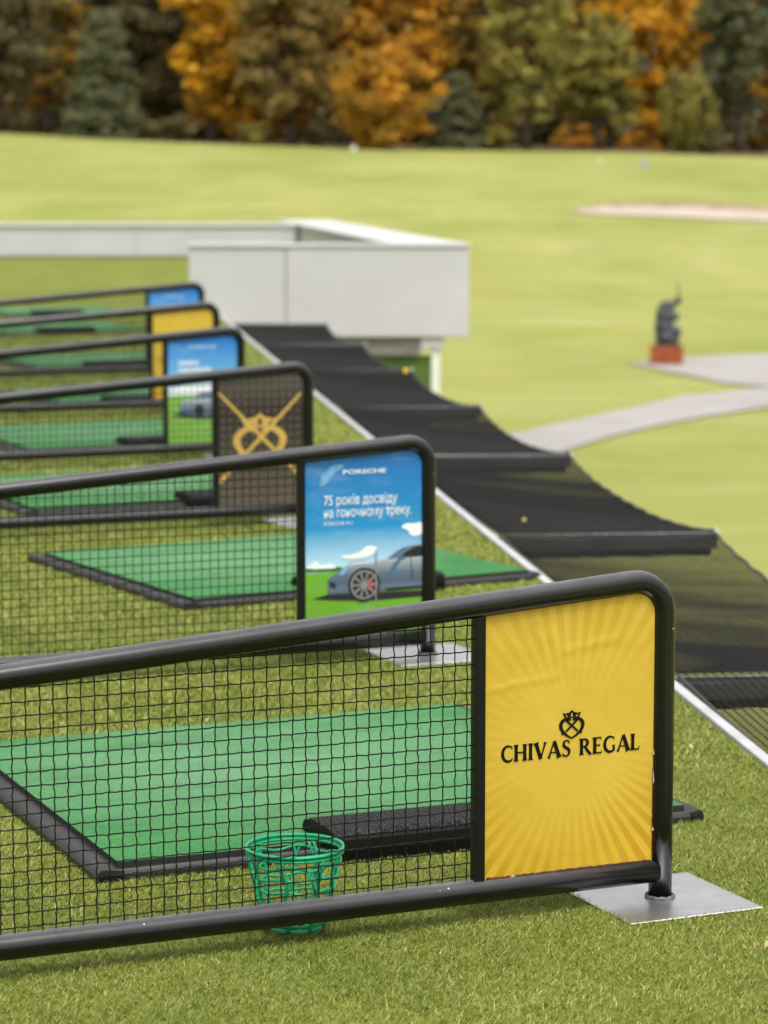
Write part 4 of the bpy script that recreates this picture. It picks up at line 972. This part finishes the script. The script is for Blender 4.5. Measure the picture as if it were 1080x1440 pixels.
T('broadleaf_tree', 575, 182, 4.6, 17, 2.0, 'round', 'amber', 'large orange brown tree behind the small rounded orange one', seed=13, dens=1.3)
T('broadleaf_tree', 480, 180, 3.2, 15, .8, 'round', 'amber', 'orange brown tree between the wide brown one and the large orange one', seed=14)
T('broadleaf_tree', 668, 180, 3.0, 15, .5, 'round', 'mixed', 'brown and orange tree behind the small dark conifer', seed=15)
T('broadleaf_tree', 925, 181, 3.6, 13, 1.6, 'round', 'orange', 'bright orange tree behind the small drooping olive one', seed=16)
T('broadleaf_tree', 1090, 178, 3.4, 15, .8, 'round', 'mixed', 'reddish and green tree cut off by the right edge', seed=17)
T('broadleaf_tree', 800, 184, 4.2, 17, 3.0, 'round', 'mixed', 'orange olive tree behind the two olive trees', seed=18)
T('broadleaf_tree', 130, 187, 4.2, 18, .8, 'round', 'dark', 'tall dark tree at the back left of the wood', seed=19)
T('broadleaf_tree', 365, 185, 4.2, 18, .8, 'round', 'amber', 'tall orange brown tree behind the bright orange yellow one', seed=20)
for i, (px, Y, rx, h, lk, lab) in enumerate(((215, 167.5, 1.3, 1.5, 'dark', 'low dark shrub at the foot of the blue green conifer'), (255, 168, 1.2, 1.7, 'dark', 'low dark shrub under the bright orange yellow tree'), (30, 171, 1.4, 1.5, 'dark', 'low dark shrub at the left edge of the wood'), (355, 168, 1.1, 1.3, 'olive', 'low olive shrub at the foot of the wide brown tree'), (455, 168.5, 1.0, 1.6, 'dark', 'dark shrub left of the small rounded orange tree'), (700, 167, .9, 1.4, 'olive', 'olive shrub at the foot of the tall olive tree'), (1000, 166, 1.0, 1.2, 'dark', 'dark shrub at the foot of the tall dark right hand tree'), (815, 178, 1.6, 1.7, 'amber', 'orange shrub seen between the two olive tree trunks'), (905, 180, 2.0, 1.6, 'amber', 'orange shrub below the bright orange tree at right'))):
    x = at(px, Y); r = empty('shrub', (x, Y, hz(x, Y))); me, C_ = crown_mesh('foliage', 50 + i, rx, .1, h, 'round', 26, 50, .28); obj('foliage', me, LM[lk], r)
    g = random.Random(i)
    for k in range(4): c = C_[k]; MB().tube([(g.uniform(-.1, .1), g.uniform(-.1, .1), -.05), (c[0] * .5, c[1] * .5, c[2] * .5), tuple(c)], [.03, .02, .008], 5).build('stem', M_BARK, r)
    tag(r, lab, 'shrub', 'shrubs along the woodland edge')
# the wood behind, one mass
g = np.random.default_rng(77); n = 60000
cx_ = g.uniform(-105, 105, n); cy_ = g.uniform(192, 200, n) + 2 * np.sin(cx_ * .7); cz_ = g.uniform(0, 1, n) ** 1.5 * (19 + 3 * np.sin(cx_ * .45) + 2 * np.sin(cx_ * 1.1))
ctr = np.stack([cx_, cy_, height(cx_, cy_) + cz_], -1); u = g.normal(0, 1, (n, 3)); u /= np.linalg.norm(u, axis=1)[:, None]; w = g.normal(0, 1, (n, 3)); w -= u * (u * w).sum(1)[:, None]; w /= np.linalg.norm(w, axis=1)[:, None]
s_ = g.uniform(.6, 1.5, n)[:, None]
V = np.stack([ctr - u * s_ * .5, ctr + w * s_ * .35, ctr + u * s_ * .5, ctr - w * s_ * .35], 1).reshape(-1, 3)
fw_ = obj('far_wood', np_mesh('far_wood', V, np.arange(4 * n), np.full(n, 4)), LM['dark']); tag(fw_, 'dark mass of woodland foliage behind the edge trees', 'woodland', kind='stuff')
